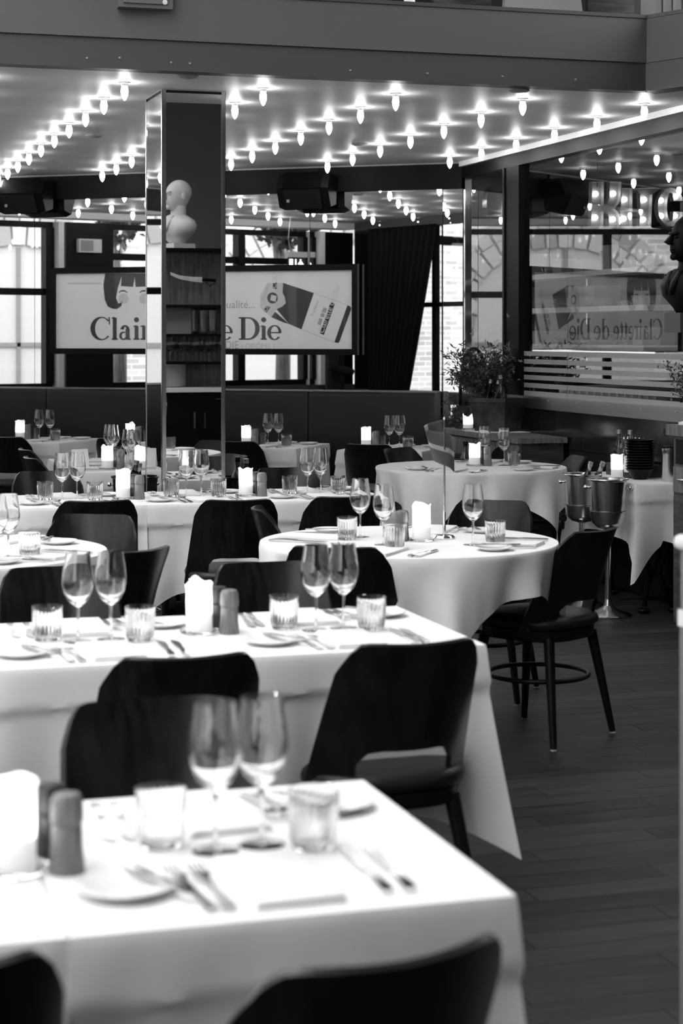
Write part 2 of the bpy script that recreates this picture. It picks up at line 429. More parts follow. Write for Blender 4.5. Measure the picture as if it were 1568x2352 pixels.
# street window wall (seen in the mirrors) and the bay wall with the curtain
wl_ = struct('wall_left', MB().bbox((XL-.25, 9.25, 0), (XL, 18.6, .98)).mesh('wall_left', 'plaster_dark'), 'low wall under the street windows')
ob('lintel', MB().bbox((XL-.25, 9.25, 2.74), (XL, 18.6, ZC-.002)).mesh('lintel', 'plaster_light'), wl_)
for a, b in ((9.30, 9.75), (12.35, 12.85), (16.4, 18.6)):
    ob('pier', MB().bbox((XL-.25, a, .98), (XL, b, 2.70)).mesh('pier', 'black_paint'), wl_)
def window(name, y0, y1, bars, zs, label):
    e = empty(name); tag(e, label, None, None, 'structure')
    for z0, z1 in ((.98, 1.04), (2.64, 2.70)): ob('frame', MB().bbox((XL-.14, y0, z0), (XL-.06, y1, z1)).mesh('frame', 'black_paint'), e)
    for yy in [y0, y1-.06]+[b-.045 for b in bars]:
        ob('mullion', MB().bbox((XL-.15, yy, 1.04), (XL-.03, yy+.09, 2.64)).mesh('mullion', 'black_paint'), e)
    for z in zs: ob('transom', MB().bbox((XL-.14, y0+.06, z-.035), (XL-.06, y1-.06, z+.035)).mesh('transom', 'black_paint'), e)
    ob('pane', MB().bbox((XL-.102, y0, 1.0), (XL-.098, y1, 2.66)).mesh('pane', 'pane'), e)
window('window_2', 12.97, 16.4, (14.7,), (1.98,), 'bright street window left of the dark pier')
window('window_3', 9.75, 12.35, (10.65, 11.6), (2.36,), 'street window with trees behind it')
for yy in (12.90, 9.72): ob('jamb', MB().bbox((XL-.1, yy, .98), (XL+.06, yy+.06, 2.7)).mesh('jamb', 'plaster_light'), wl_)
YB = 9.28
wf = struct('wall_front', MB().bbox((XL, YB-.2, 0), (.5, YB, .93)).mesh('wall_front', 'plaster_dark'), 'bay wall with curtained window')
ob('pier', MB().bbox((XL, YB-.2, .93), (-1.2, YB, 2.72)).mesh('pier', 'black_paint'), wf)
ob('lintel', MB().bbox((XL, YB-.2, 2.72), (.5, YB, ZC-.002)).mesh('lintel', 'plaster_dark'), wf)
e = empty('window_4'); tag(e, 'window beside the black curtain', None, None, 'structure')
for xx in (-.30, .45): ob('mullion', MB().bbox((xx, YB-.12, .93), (xx+.05, YB-.05, 2.72)).mesh('mullion', 'black_paint'), e)
ob('transom', MB().bbox((-1.2, YB-.12, 1.84), (.5, YB-.05, 1.89)).mesh('transom', 'black_paint'), e)
ob('pane', MB().bbox((-1.2, YB-.086, .93), (.5, YB-.084, 2.72)).mesh('pane', 'pane'), e)
# atrium: glazed left side, dark rear and right walls
wa = struct('wall_atrium', MB().bbox((-.95, -3.5, 0), (-.8, YB-.2, .5)).mesh('wall_atrium', 'plaster_mid'), 'low wall under the atrium glazing')
for k in range(8):
    ob('mullion', MB().bbox((-.93, -3.5+k*1.72, .5), (-.83, -3.42+k*1.72, 5.5)).mesh('mullion', 'black_paint'), wa)
for z in (2.6, 5.5): ob('transom', MB().bbox((-.93, -3.5, z-.05), (-.83, YB-.2, z+.05)).mesh('transom', 'black_paint'), wa)
ob('pane', MB().bbox((-.882, -3.5, .5), (-.878, YB-.2, 5.5)).mesh('pane', 'pane'), wa)
ob('light_block_bay', MB().bbox((-.95, -3.5, .5), (-.80, .6, 5.5)).mesh('light_block_bay', 'plaster_dark'), wa)  # unseen bay added to block side light on the near cloth fronts
struct('wall_rear', MB().bbox((-1, -3.7, 0), (7, -3.5, 5.5)).mesh('wall_rear', 'plaster_mid'), 'wall behind the viewer')
struct('wall_bar', MB().bbox((5.9, -3.5, 0), (6.05, 5.6, 5.5)).mesh('wall_bar', 'plaster_dark'), 'wall behind the bar')
# unseen roof added to cut sky light: solid bar side, open strip left
ar = struct('ceiling_atrium_added', MB().bbox((1.35, -3.7, 5.5), (6.1, YM+.45, 5.62)).bbox((-.95, -3.7, 5.5), (1.35, .4, 5.62)).mesh('ceiling_atrium_added', 'plaster_mid'), 'unseen roof slab added above the bar side to cut sky light')
for k in range(9): ob('glazing_bar', MB().bbox((-.95, -3.6+k*1.55, 5.52), (1.35, -3.52+k*1.55, 5.6)).mesh('glazing_bar', 'black_paint'), ar)
# street
struct('ground', MB().bbox((-30, -20, -.4), (-1.96, 40, -.3)).mesh('ground', 'street'), 'street outside the windows')
fac = struct('facade', MB().bbox((-9.6, -6, -.4), (-9.0, 34, 11)).mesh('facade', 'brick'), 'pale brick building across the street')
for k in range(6):
    yc = 5+k*5.0; rA = random.Random(k)
    for r0, r1, nv in ((1.44, 1.72, 21), (1.73, 2.0, 24)):
        dark = [rA.random() < .3 for _ in range(nv)]
        for tone in ('voussoir', 'voussoir_dark'):
            ring = MB()
            for j in range(nv):
                if dark[j] != (tone == 'voussoir_dark'): continue
                a0 = PI*j/nv+.012; a1 = PI*(j+1)/nv-.012
                q = [(r0*math.cos(a0), r0*math.sin(a0)), (r1*math.cos(a0), r1*math.sin(a0)), (r1*math.cos(a1), r1*math.sin(a1)), (r0*math.cos(a1), r0*math.sin(a1))]
                ring.prism(q, lambda a, b, t: (t, yc+a, 1.4+b), -9.0, -8.93)
            if ring.v: ob('arch', ring.mesh('arch', tone), fac)
    ww = [(1.44*math.cos(PI*j/16), 1.44*math.sin(PI*j/16)) for j in range(17)]+[(-1.44, -1.7), (1.44, -1.7)]
    aw = ob('arched_window', MB().prism(ww, lambda a, b, t: (t, yc+a, 1.4+b), -9.0, -8.98).mesh('arched_window', 'plaster_light'), fac)  # bright reflection of the glass put into a flat pale colour
    ob('glazing_bars', MB().bbox((-8.98, yc-.03, -.3), (-8.95, yc+.03, 2.8)).bbox((-8.98, yc-1.4, 1.37), (-8.95, yc+1.4, 1.43)).mesh('glazing_bars', 'plaster_mid'), aw)

# ================================================================== PILLAR
pc = empty('pillar'); tag(pc, 'square mirror-clad pillar with steel corner trims', None, None, 'structure')
X0, X1, Y0, Y1 = 1.912, 2.250, 9.432, 9.880
ob('core', MB().bbox((X0+.008, Y0+.008, 0), (X1-.008, Y1-.008, ZC-.001)).mesh('core', 'black_matte'), pc)
for nm, a, b in (('mirror_panel', (X0+.02, Y0+.002, .05), (X1-.02, Y0+.0078, ZC-.02)), ('mirror_panel', (X0+.02, Y1-.0078, .05), (X1-.02, Y1-.002, ZC-.02)),
                 ('mirror_panel', (X0+.002, Y0+.02, .05), (X0+.0078, Y1-.02, ZC-.02)), ('mirror_panel', (X1-.0078, Y0+.02, .05), (X1-.002, Y1-.02, ZC-.02))):
    ob(nm, MB().bbox(a, b).mesh(nm, 'mirror_dim'), pc)
for xa, ya in ((X0, Y0), (X1, Y0), (X0, Y1), (X1, Y1)):
    sx = 1 if xa == X0 else -1; sy = 1 if ya == Y0 else -1
    m = MB().bbox((xa, ya, 0), (xa+sx*.022, ya+sy*.002, ZC-.002)).bbox((xa, ya, 0), (xa+sx*.002, ya+sy*.022, ZC-.002))
    ob('corner_trim', m.mesh('corner_trim', 'steel'), pc)
ob('top_bead', MB().bbox((X0-.002, Y0-.002, ZC-.007), (X1+.002, Y1+.002, ZC-.0008)).mesh('top_bead', 'steel'), pc)

# ================================================================== CEILING BULBS
kit('bulb', [('socket', MB().lathe([(.030, 0), (.030, -.006), (.019, -.008), (.017, -.020), (.0, -.020)], 14, cap0=True, cap1=False).mesh('socket', 'porcelain', 40), []),
             ('bulb_glass', MB().lathe([(.0105, -.018), (.017, -.030), (.0195, -.045), (.0175, -.062), (.011, -.080), (.004, -.090), (.0005, -.0925)], 10, cap0=False, cap1=False).mesh('bulb_glass', 'bulb_on', True), [])])
ordn = ['first', 'second', 'third', 'fourth', 'fifth', 'sixth', 'seventh', 'eighth', 'ninth', 'tenth', 'eleventh', 'twelfth', 'thirteenth', 'fourteenth', 'fifteenth', 'sixteenth', 'seventeenth', 'eighteenth', 'nineteenth', 'twentieth', 'twenty-first', 'twenty-second', 'twenty-third', 'twenty-fourth', 'twenty-fifth', 'twenty-sixth']
rows = ['leftmost', 'second', 'middle', 'fourth', 'rightmost']
for i in range(-4, 5):
    bx = 1.686+i*.7225
    for k in range(14):
        by = 9.262+k*.6155
        wy = BW0.y+(bx-BW0.x)/WD.x*WD.y
        if bx < XL+.2 or by > wy-.12: continue
        if X0-.05 < bx < X1+.05 and Y0-.05 < by < Y1+.05: continue
        if i < 0:
            lb = 'glowing bare ceiling bulb beyond the left edge, reflected in the mirrors'; g = 'ceiling bulbs reflected in the mirrors'
        else:
            lb = 'glowing bare ceiling bulb, %s row, %s from the balcony' % (rows[i], ordn[k]) if k < 12 else 'glowing bare ceiling bulb at the mirror wall'; g = 'bare bulbs on the ceiling'
        place('bulb', 'ceiling_bulb', lb, 'bulb', g, (bx, by, ZC))
# ceiling roses / detectors
dm = MB().lathe([(.0, 0), (.052, 0), (.055, -.008), (.042, -.016), (.0, -.018)], 20, cap0=False, cap1=False).mesh('detector', 'plaster_mid', 40)
for (px, py), w in zip([(430,172), (1192,205), (216,310), (92,387), (826,329)], ['beside the pillar top', 'at the right near the balcony', 'left of the pillar', 'at the far left', 'between bulb rows in the middle']):
    tag(ob('ceiling_detector', dm, None, PZ(px, py, ZC)), 'small round grey ceiling disc %s' % w, 'detector', 'ceiling discs')

# junction box on the parapet
e = empty('junction_box'); p = PD(334, 10, 1); p = PD(334, 10, (YM-.03)/p.y)
w = .30
ob('body', MB().bbox((p.x-.135, YM-.07, 3.095-.0), (p.x+.125, YM-.02, 3.40)).mesh('body', 'balcony_side'), e)
ob('lid', MB().bbox((p.x-.115, YM-.08, 3.115), (p.x+.10, YM-.07, 3.38)).mesh('lid', 'balcony_side'), e)
ob('lock_knob', MB().lathe([(.012, 0), (.012, .01), (.0, .012)], 12, cap1=False).mesh('lock_knob', 'plaster_light', 40), e, (p.x+.085, YM-.07, 3.125), rot=(R(90), 0, 0))
tag(e, 'grey wall-mounted junction box on the balcony face', 'electrical box')
# pieces showing over the parapet
def upp(px, py, y): 
    q = PD(px, py, 1); return PD(px, py, y/q.y)
q = upp(1240, 8, YM+.55)
e = empty('display_panel', (q.x, q.y, 2.98)); ob('post', MB().lathe([(.03, 0), (.03, .27)], 10).mesh('post', 'frame_dark'), e)
ob('panel_board', MB().prism([(-.22, -.02), (.26, -.06), (.21, .30), (-.20, .30)], lambda a, b, t: (a, t, .27+b), -.02, .02).mesh('panel_board', 'plaster_mid'), e)
tag(e, 'white gridded panel upright behind the balcony rail', 'panel')
q = upp(940, 2, YM+.4)
e = empty('table_lamp', (q.x, q.y, 2.98)); ob('base', MB().lathe([(.06, 0), (.06, .02), (.012, .03), (.012, .26)], 14).mesh('base', 'frame_dark', 40), e)
ob('lamp_shade', MB().lathe([(.045, .245), (.03, .30), (.03, .36)], 14, cap0=True).mesh('lamp_shade', 'porcelain', 40), e)
tag(e, 'small white lamp on the upper floor behind the rail', 'lamp')
for px, nm in ((1060, 'left'), (1410, 'right')):
    q = upp(px, 8, YM+.8); e = empty('bar_stool', (q.x, q.y, 2.972))
    ob('backrest', MB().bbox((-.17, -.015, .22), (.17, .015, .62)).mesh('backrest', 'wood_dark'), e)
    for sx in (-1, 1): ob('leg', MB().bbox((sx*.17-.015, -.015, 0), (sx*.17+.015, .015, .25)).mesh('leg', 'wood_dark'), e)
    tag(e, 'dark chair back behind the balcony rail, %s' % nm, 'chair', 'chairs on the upper floor')
q = upp(1540, 10, YM+.35)
e = empty('glass_screen', (q.x, q.y, 2.972)); ob('panel', MB().bbox((-.18, 0, 0), (.3, .02, 1.1)).mesh('panel', 'balcony_face'), e)
for k in range(8): ob('rib', MB().bbox((-.17+k*.06, -.006, 0), (-.155+k*.06, 0, 1.1)).mesh('rib', 'balcony_side'), e)
tag(e, 'ribbed grey screen at the right end of the balcony', 'screen')

# ================================================================== LOUDSPEAKERS
def speaker(px, py, label):
    p = PB(px, py, .16); e = empty('loudspeaker', p, WANG)
    w, h, dp = .41, .26, .20
    prof = [(-dp/2, -h/2+.07), (-dp/2+.05, -h/2), (dp/2, -h/2), (dp/2, h/2), (-dp/2+.03, h/2)]
    prof = [(-.13, .02), (-.05, -.14), (.09, -.11), (.10, .13), (-.07, .14)]
    m = MB(); v = []; 
    n = len(prof)
    for x, s in ((-w/2, .86), (-w/2+.05, 1), (w/2-.05, 1), (w/2, .86)):
        for a, b in prof: v.append((x, a*s, b*s))
    f = [tuple(range(n)), tuple(3*n+k for k in range(n))]
    for i in range(3):
        for k in range(n): f.append((i*n+k, i*n+(k+1) % n, (i+1)*n+(k+1) % n, (i+1)*n+k))
    ob('cabinet', m.add(v, f).mesh('cabinet', 'black_paint'), e)
    ob('grille', MB().add([(-w/2+.06, -.132, .005), (w/2-.06, -.132, .005), (w/2-.06, -.062, -.13), (-w/2+.06, -.062, -.13), (-w/2+.06, -.136, .003), (w/2-.06, -.136, .003), (w/2-.06, -.066, -.134), (-w/2+.06, -.066, -.134)],
        [(0,1,2,3),(7,6,5,4),(0,4,5,1),(1,5,6,2),(2,6,7,3),(3,7,4,0)]).mesh('grille', 'black_matte'), e)
    ob('bracket', MB().bbox((-.04, -.01, .12), (.04, .15, .15)).bbox((-.05, .12, .06), (.05, .15, .22)).mesh('bracket', 'black_paint'), e)
    ob('badge', MB().box((-w/2+.09, -.10, -.075), (.022, .004, .022)).mesh('badge', 'plaster_mid'), e)
    tag(e, label, 'loudspeaker', 'loudspeakers on the header')
speaker(58, 452, 'black angled loudspeaker mounted at the far left')
speaker(705, 440, 'black angled loudspeaker mounted right of the pillar')

# ================================================================== POSTER
PU0, PU1 = wall_u(PB(116, 715, .05)), wall_u(PB(822, 710, .05)); PZ0, PZ1 = 1.385, 2.068
po = empty('poster', wall_p((PU0+PU1)/2, 0, 0)); 
POFF = .045
def pw_(u, z, t): return wall_p(u, z, POFF+t)-Vector(po.location)
def pobj(name, mb, m, parent=po, smooth=False): return ob(name, mb.mesh(name, m, smooth), parent)
fwid = .045
for nm, a, b, c, d_ in (('frame', PU0, PU1, PZ1-fwid, PZ1), ('frame', PU0, PU1, PZ0, PZ0+fwid), ('frame', PU0, PU0+fwid, PZ0+fwid, PZ1-fwid), ('frame', PU1-fwid, PU1, PZ0+fwid, PZ1-fwid)):
    m = MB().prism([(a, c), (b, c), (b, d_), (a, d_)], pw_, -.02, .022)
    pobj(nm, m, 'black_paint')
pr_ = pobj('print', MB().prism([(PU0+fwid-.004, PZ0+fwid-.004), (PU1-fwid+.004, PZ0+fwid-.004), (PU1-fwid+.004, PZ1-fwid+.004), (PU0+fwid-.004, PZ1-fwid+.004)], pw_, -.012, -.004), 'paper')
INK = 0
def uz(px, py):
    p = PB(px, py, POFF); return (wall_u(p), p.z)
def flat(name, polys, m, lev=0):
    """flat print: outlines in photo pixels laid on the poster plane"""
    mb = MB(); t = -.0035+lev*.0006
    for pl in polys:
        q = [uz(*p) for p in pl]; mb.add([pw_(a, b, t) for a, b in q], [tuple(range(len(q)))])
    return ob(name, mb.mesh(name, m, fix=False), pr_)
def ring2(cx, cy, ro, ri, a0, a1, n=18, ic=(0, 0)):
    out = []
    for k in range(n):
        q = []
        for (rx, ry), (ox, oy), aa in (((ro[0], ro[1]), (0, 0), (a0, a1)), ((ri[0], ri[1]), ic, (a1, a0))):
            for j in (0, 1):
                t = (k+j)/n if aa == (a0, a1) else (k+1-j)/n
                a = R(a0+(a1-a0)*t); q.append((cx+ox+rx*math.cos(a), cy+oy-ry*math.sin(a)))
        out.append(q)
    return out
def rect(x0, y0, x1, y1): return [(x0, y0), (x1, y0), (x1, y1), (x0, y1)]
def letter(ch, x, w, base, cap, xh):
    """serif lettering as outlines in pixels; y grows downwards"""
    P = []; top = base-cap; xt = base-xh; sw = 9.0; th = 2.6; sf = 3.2
    if ch == 'C':
        cx_, cy_ = x+w*.54, base-cap/2
        P += ring2(cx_, cy_, (w*.54, cap*.52), (w*.36, cap*.465), 42, 318, 26, (2.5, 0))
        P += [[(x+w*.90, top), (x+w*.97, top), (x+w*.99, top+cap*.33), (x+w*.93, top+cap*.33)]]
    elif ch in 'li':
        t0 = top if ch == 'l' else xt; cx_ = x+w/2
        P += [rect(cx_-sw/2, t0+1, cx_+sw/2, base), rect(x, base-sf, x+w, base), [(x, t0+1), (cx_, t0-1), (cx_, t0+3), (x, t0+3.5)]]
        if ch == 'i': P += [[(cx_+6*math.cos(R(a)), xt-13+6*math.sin(R(a))) for a in range(0, 360, 30)]]
    elif ch == 'r':
        cx_ = x+5+sw/2-2
        P += [rect(cx_-sw/2, xt+1, cx_+sw/2, base), rect(x-1, base-sf, x+sw+8, base), [(x-1, xt+1), (cx_, xt-1), (cx_, xt+3), (x-1, xt+3.5)]]
        P += ring2(x+w*.78, xt+9, (w*.35, 10), (w*.2, 6), 40, 180, 10); P += [[(x+w*.9+4*math.cos(R(a)), xt+5+4*math.sin(R(a))) for a in range(0, 360, 40)]]
    elif ch == 't':
        cx_ = x+w*.42
        P += [[(cx_-sw/2, xt), (cx_+sw/2-2, xt-12), (cx_+sw/2, xt-12), (cx_+sw/2, base-6), (cx_-sw/2, base-6)], rect(x, xt, x+w, xt+sf)]
        P += ring2(x+w*.72, base-9, (w*.58, 9.5), (w*.28, 7), 180, 330, 10)
    elif ch == 'e':
        cx_, cy_ = x+w/2, base-xh/2
        P += ring2(cx_, cy_, (w*.5, xh*.53), (w*.27, xh*.44), 0, 322, 24, (1.0, 0))
        P += [rect(x+w*.2, cy_-1.5, x+w*.97, cy_+1.5)]
    elif ch == 'a':
        P += [[(x+w*.55, xt+8), (x+w*.9, xt+8), (x+w*.9, base-3), (x+w, base-3), (x+w, base), (x+w*.62, base), (x+w*.55, base-5)]]
        P += ring2(x+w*.5, xt+11, (w*.4, 12), (w*.1, 8), 0, 170, 12); P += ring2(x+w*.38, base-xh*.28, (w*.38, xh*.3), (w*.15, xh*.2), 60, 330, 14)
    elif ch == 'd':
        P += [rect(x+w*.66, top+1, x+w*.66+sw, base), rect(x+w*.66, base-sf, x+w, base), rect(x+w*.5, top, x+w*.7, top+3)]
        P += ring2(x+w*.42, base-xh/2, (w*.42, xh*.53), (w*.2, xh*.44), 0, 360, 24)
    elif ch == 'D':
        P += [rect(x+5, top, x+5+sw+1, base), rect(x, top, x+w*.5, top+sf), rect(x, base-sf, x+w*.5, base)]
        P += ring2(x+w*.45, base-cap/2, (w*.55, cap*.5), (w*.33, cap*.5-sf), -90, 90, 22)
    return P
lets = []
for ch, x, w in [('C',207,46),('l',256,14),('a',273,27),('i',306,14),('r',323,20),('e',346,26),('t',374,18),('t',394,18),('e',415,27),('d',462,36),('e',501,33),('D',548,48),('i',598,14),('e',613,33)]:
    lets.append(flat('letter', letter(ch, x, w, 780.5, 52, 33), 'ink_dark', 1))
def word(body, px, py, size, m, rot=0.0, lev=1, sx=1.0):
    cu = bpy.data.curves.new('lettering', 'FONT'); cu.body = body; cu.size = size; cu.materials.append(MATS[m])
    tmp = bpy.data.objects.new('tmp', cu); COL.objects.link(tmp); dg = bpy.context.evaluated_depsgraph_get()
    me = bpy.data.meshes.new_from_object(tmp.evaluated_get(dg)); bpy.data.objects.remove(tmp)
    o = bpy.data.objects.new('lettering', me); COL.objects.link(o); o.parent = pr_
    u, z = uz(px, py); o.location = pw_(u, z, -.0034+lev*.0006)
    bx = Matrix((( WD.x, 0, WN.x), (WD.y, 0, WN.y), (0, 1, 0)))   # columns: along wall, up, out
    o.rotation_euler = (bx @ Matrix.Rotation(rot, 3, 'Z')).to_euler(); o.scale = (sx, 1, 1)
    return o
word('qualité...', 507, 708, .085, 'ink_grey')
word('DIE', 516, 801, .085, 'ink_grey', sx=.9); word('( DRÔME )', 553, 801, .06, 'ink_pale', sx=1.0)
# the bobbed head
hair = [(244,700),(238,680),(237,655),(241,628),(375,628),(379,655),(377,680),(371,702),(362,709),(352,704),(345,693),(352,698),(360,694),(363,685),(360,672),(352,655),(346,634),(340,658),(311,659),(309,636),(305,659),(277,657),(279,634),(270,662),(266,682),(271,697),(278,695),(281,688),(277,703),(268,709),(257,709)]
flat('hair', [[(237,655),(241,628),(279,628),(279,634),(270,662),(266,684),(257,709),(247,704),(240,688)], [(257,709),(266,684),(271,697),(278,695),(281,688),(278,703),(268,710)],
              [(279,628),(309,628),(309,636),(305,659),(277,657),(279,634)], [(309,628),(346,628),(346,634),(340,658),(311,659),(309,636)],
              [(346,628),(375,628),(379,655),(376,688),(369,704),(359,709),(350,684),(346,662),(338,634)], [(359,709),(348,710),(338,703),(335,688),(338,695),(345,697),(350,684)]], 'ink', 1)
for s in (0, 1):
    bx_ = 283 if s == 0 else 331
    flat('eyebrow', [[(bx_-11,671),(bx_-6,667),(bx_+2,666),(bx_+10,671),(bx_+10,673),(bx_+2,669.5),(bx_-6,670),(bx_-10,673)]], 'ink', 1)
    flat('cheek', [[(bx_+12*math.cos(R(a)), 686+12*math.sin(R(a))) for a in range(0, 360, 20)]], 'ink_pale', 0)
flat('tray_line', [rect(155, 649, 232, 653)], 'ink_pale', 0)
Z6 = lambda *pts: [(580+a/6.03, 600+b/6.03) for a, b in pts]
flat('bottle_body', [Z6((420,300),(845,440),(790,605),(455,560),(440,490),(412,435)), Z6((455,560),(790,605),(675,945),(500,868),(330,665),(400,632),(452,590)), Z6((310,700),(500,868),(430,850),(255,775))], 'ink_dark', 1)
flat('bottle_label', [Z6((845,440),(1310,610),(1130,1120),(675,945))], 'paper', 1)
flat('label_edge', [Z6((845,437),(1312,606),(1312,610),(845,441)), Z6((675,943),(1132,1118),(1130,1123),(675,948))], 'ink_grey', 2)
flat('bottle_foot', [Z6((1310,610),(1345,622),(1362,645),(1360,670),(1205,1100),(1190,1128),(1165,1133),(1130,1120))], 'ink', 1)
flat('neck_label', [Z6((200,300),(420,300),(412,435),(440,490),(455,560),(450,595),(400,632),(330,665),(255,775),(100,640),(105,470))], 'ink_pale', 0)
flat('seal', [Z6(*[(273+73*math.cos(R(a)), 508+78*math.sin(R(a))) for a in range(0, 360, 15)])], 'ink', 2)
flat('crest', [Z6((258,462),(334,482),(318,560),(240,540))], 'ink_pale', 3)
flat('tag_box', [Z6((280,296),(332,296),(330,386),(276,376))], 'ink', 2); flat('tag_box', [Z6((195,610),(243,636),(190,716),(146,680))], 'ink', 2)
word('COO', 580+324/6.03, 600+376/6.03, .05, 'label_white', R(88), 3); word('DIE', 580+184/6.03, 600+706/6.03, .05, 'label_white', R(56), 3)
flat('name_bar', [Z6((1080,566),(1137,588),(985,1022),(928,996))], 'ink', 2)
word('Clairette de Die', 580+976/6.03, 600+1004/6.03, .064, 'label_white', R(69), 3, .9)
word('TRADITION', 580+150/6.03, 600+560/6.03, .025, 'ink_grey', R(68), 2)
word('Tradition', 580+835/6.03, 600+775/6.03, .035, 'ink_grey', R(69), 2)
flat('vignette', [Z6((985,638),(1030,655),(1010,720),(950,700)), Z6((925,785),(970,800),(940,890),(895,870)), Z6((950,712),(1000,730),(985,780),(935,765))], 'ink_grey', 2)
tag(po, 'wide framed advertising poster hung on the mirror wall', 'poster')

# ================================================================== TABLEWARE KITS
def gl_bowl():
    # wine bowl: outer then inner wall
    out = [(.0045, .088), (.012, .093), (.026, .106), (.036, .125), (.0405, .145), (.0405, .160), (.0375, .185), (.034, .207), (.0315, .226)]
    inn = [(r-.0011, z) for r, z in out[::-1][:-1]]; inn[0] = (.0307, .226); inn[-1] = (.0105, .1005); inn[-2] = (.0238, .1085); inn[-3] = (.0343, .1258); inn += [(.0005, .0985)]
    return MB().lathe(out+inn, 28, cap0=True, cap1=True).mesh('bowl', 'glass', 60)
kit('wine_glass', [('bowl', gl_bowl(), []),
    ('stem', MB().lathe([(.0065, .004), (.0042, .012), (.0034, .045), (.0036, .075), (.0045, .0878)], 12).mesh('stem', 'glass', 60), []),
    ('foot', MB().lathe([(.036, 0), (.0365, .001), (.034, .0018), (.018, .0028), (.0066, .0039)], 28).mesh('foot', 'glass', 60), [])])
def tumbler():
    seg = 120
    rib = lambda a, z: 1+ (.028*abs(math.cos(a*12)) if .012 < z < .070 else 0)
    out = [(.030, 0), (.033, .002), (.0345, .012), (.0348, .014), (.0372, .045), (.0385, .068), (.0388, .072), (.0395, .088)]
    inn = [(.0378, .088), (.0368, .070), (.0345, .04), (.032, .010), (.001, .009)]
    m = MB(); v = []; f = []
    prof = [(r, z, 1) for r, z in out]+[(r, z, 0) for r, z in inn]
    for r, z, o in prof:
        for k in range(seg):
            a = 2*PI*k/seg; rr = r*(rib(a, z) if o else 1); v.append((rr*math.cos(a), rr*math.sin(a), z))
    for i in range(len(prof)-1):
        for k in range(seg): f.append((i*seg+k, i*seg+(k+1) % seg, (i+1)*seg+(k+1) % seg, (i+1)*seg+k))
    f.append(tuple(range(seg-1,-1,-1))); f.append(tuple((len(prof)-1)*seg+k for k in range(seg)))
    return m.add(v, f).mesh('tumbler', 'glass', 50)
kit('tumbler', [('tumbler', tumbler(), [])])
kit('plate', [('plate', MB().lathe([(.0, 0), (.040, 0), (.044, .002), (.070, .012), (.0715, .0135), (.070, .0145), (.045, .0055), (.040, .0042), (.0, .004)], 40, cap0=False, cap1=False).mesh('plate', 'porcelain', 50), [])])
def fork():
    m = MB(); Z = Vector((0,0,1))
    st = [((0,-.100,.0035),(.0085,0,0)), ((0,-.090,.004),(.0095,0,0)), ((0,-.03,.006),(.0050,0,0)), ((0,.02,.009),(.0036,0,0)), ((0,.036,.010),(.006,0,0)), ((0,.045,.0095),(.0118,0,0)), ((0,.056,.0085),(.0125,0,0))]
    m.strip([(c, w, (0,0,.0012)) for c, w in st])
    for k in range(4):
        x = -.0105+k*.007
        m.strip([((x, .056, .0085), (.0017,0,0), (0,0,.001)), ((x, .080, .0075), (.0015,0,0), (0,0,.001)), ((x, .102, .0105), (.0007,0,0), (0,0,.0006))])
    return m.mesh('fork', 'cutlery', 60)
def knife():
    m = MB()
    m.strip([((0,-.108,.004),(.0075,0,0),(0,0,.003)), ((0,-.10,.0045),(.009,0,0),(0,0,.0036)), ((0,-.02,.0045),(.0065,0,0),(0,0,.0034)), ((0,-.005,.0045),(.005,0,0),(0,0,.0025))])
    m.strip([((0,-.005,.0045),(.0065,0,0),(0,0,.0014)), ((.001,.03,.0045),(.0095,0,0),(0,0,.0011)), ((.001,.085,.0045),(.0100,0,0),(0,0,.0009)), ((-.003,.108,.0045),(.006,0,0),(0,0,.0008)), ((-.0075,.116,.0045),(.001,0,0),(0,0,.0006))])
    return m.mesh('knife', 'cutlery', 60)
kit('fork', [('fork', fork(), [])]); kit('knife', [('knife', knife(), [])])
def bknife():
    m = MB()
    m.strip([((0,-.085,.003),(.006,0,0),(0,0,.002)), ((0,-.01,.0035),(.005,0,0),(0,0,.002)), ((0,0,.0035),(.004,0,0),(0,0,.0012)), ((.001,.02,.0035),(.0095,0,0),(0,0,.0009)), ((.001,.07,.0035),(.0095,0,0),(0,0,.0008)), ((-.002,.085,.0035),(.003,0,0),(0,0,.0006))])
    return m.mesh('butter_knife', 'cutlery', 60)
kit('butter_knife', [('butter_knife', bknife(), [])])
def napkin():
    m = MB()
    # three folded layers with rounded long edges, the fold on the right wraps all of them
    for i, (w, L, z0, h) in enumerate(((.066, .125, .0004, .0030), (.0645, .1235, .0036, .0028), (.0635, .1225, .0066, .0026))):
        prof = [(-w, z0+h*.3), (-w+.002, z0), (w-.002, z0), (w, z0+h*.3), (w, z0+h*.7), (w-.002, z0+h), (0, z0+h*1.12), (-w+.002, z0+h), (-w, z0+h*.7)]
        n_ = len(prof); V = []; F_ = []; nn = 6
        for j in range(nn+1):
            t = -1+2*j/nn; b = 1+.02*math.sin(2.3*t+i)
            for x, z in prof: V.append((x*b, L*t, z+.0012*i*max(0, -t-.3)))
        for j in range(nn):
            for k in range(n_): F_.append((j*n_+k, j*n_+(k+1) % n_, (j+1)*n_+(k+1) % n_, (j+1)*n_+k))
        F_.append(tuple(range(n_))); F_.append(tuple(nn*n_+k for k in range(n_))); m.add(V, F_)
    return m.mesh('napkin', 'napkin', 35)
kit('napkin', [('napkin', napkin(), [])])
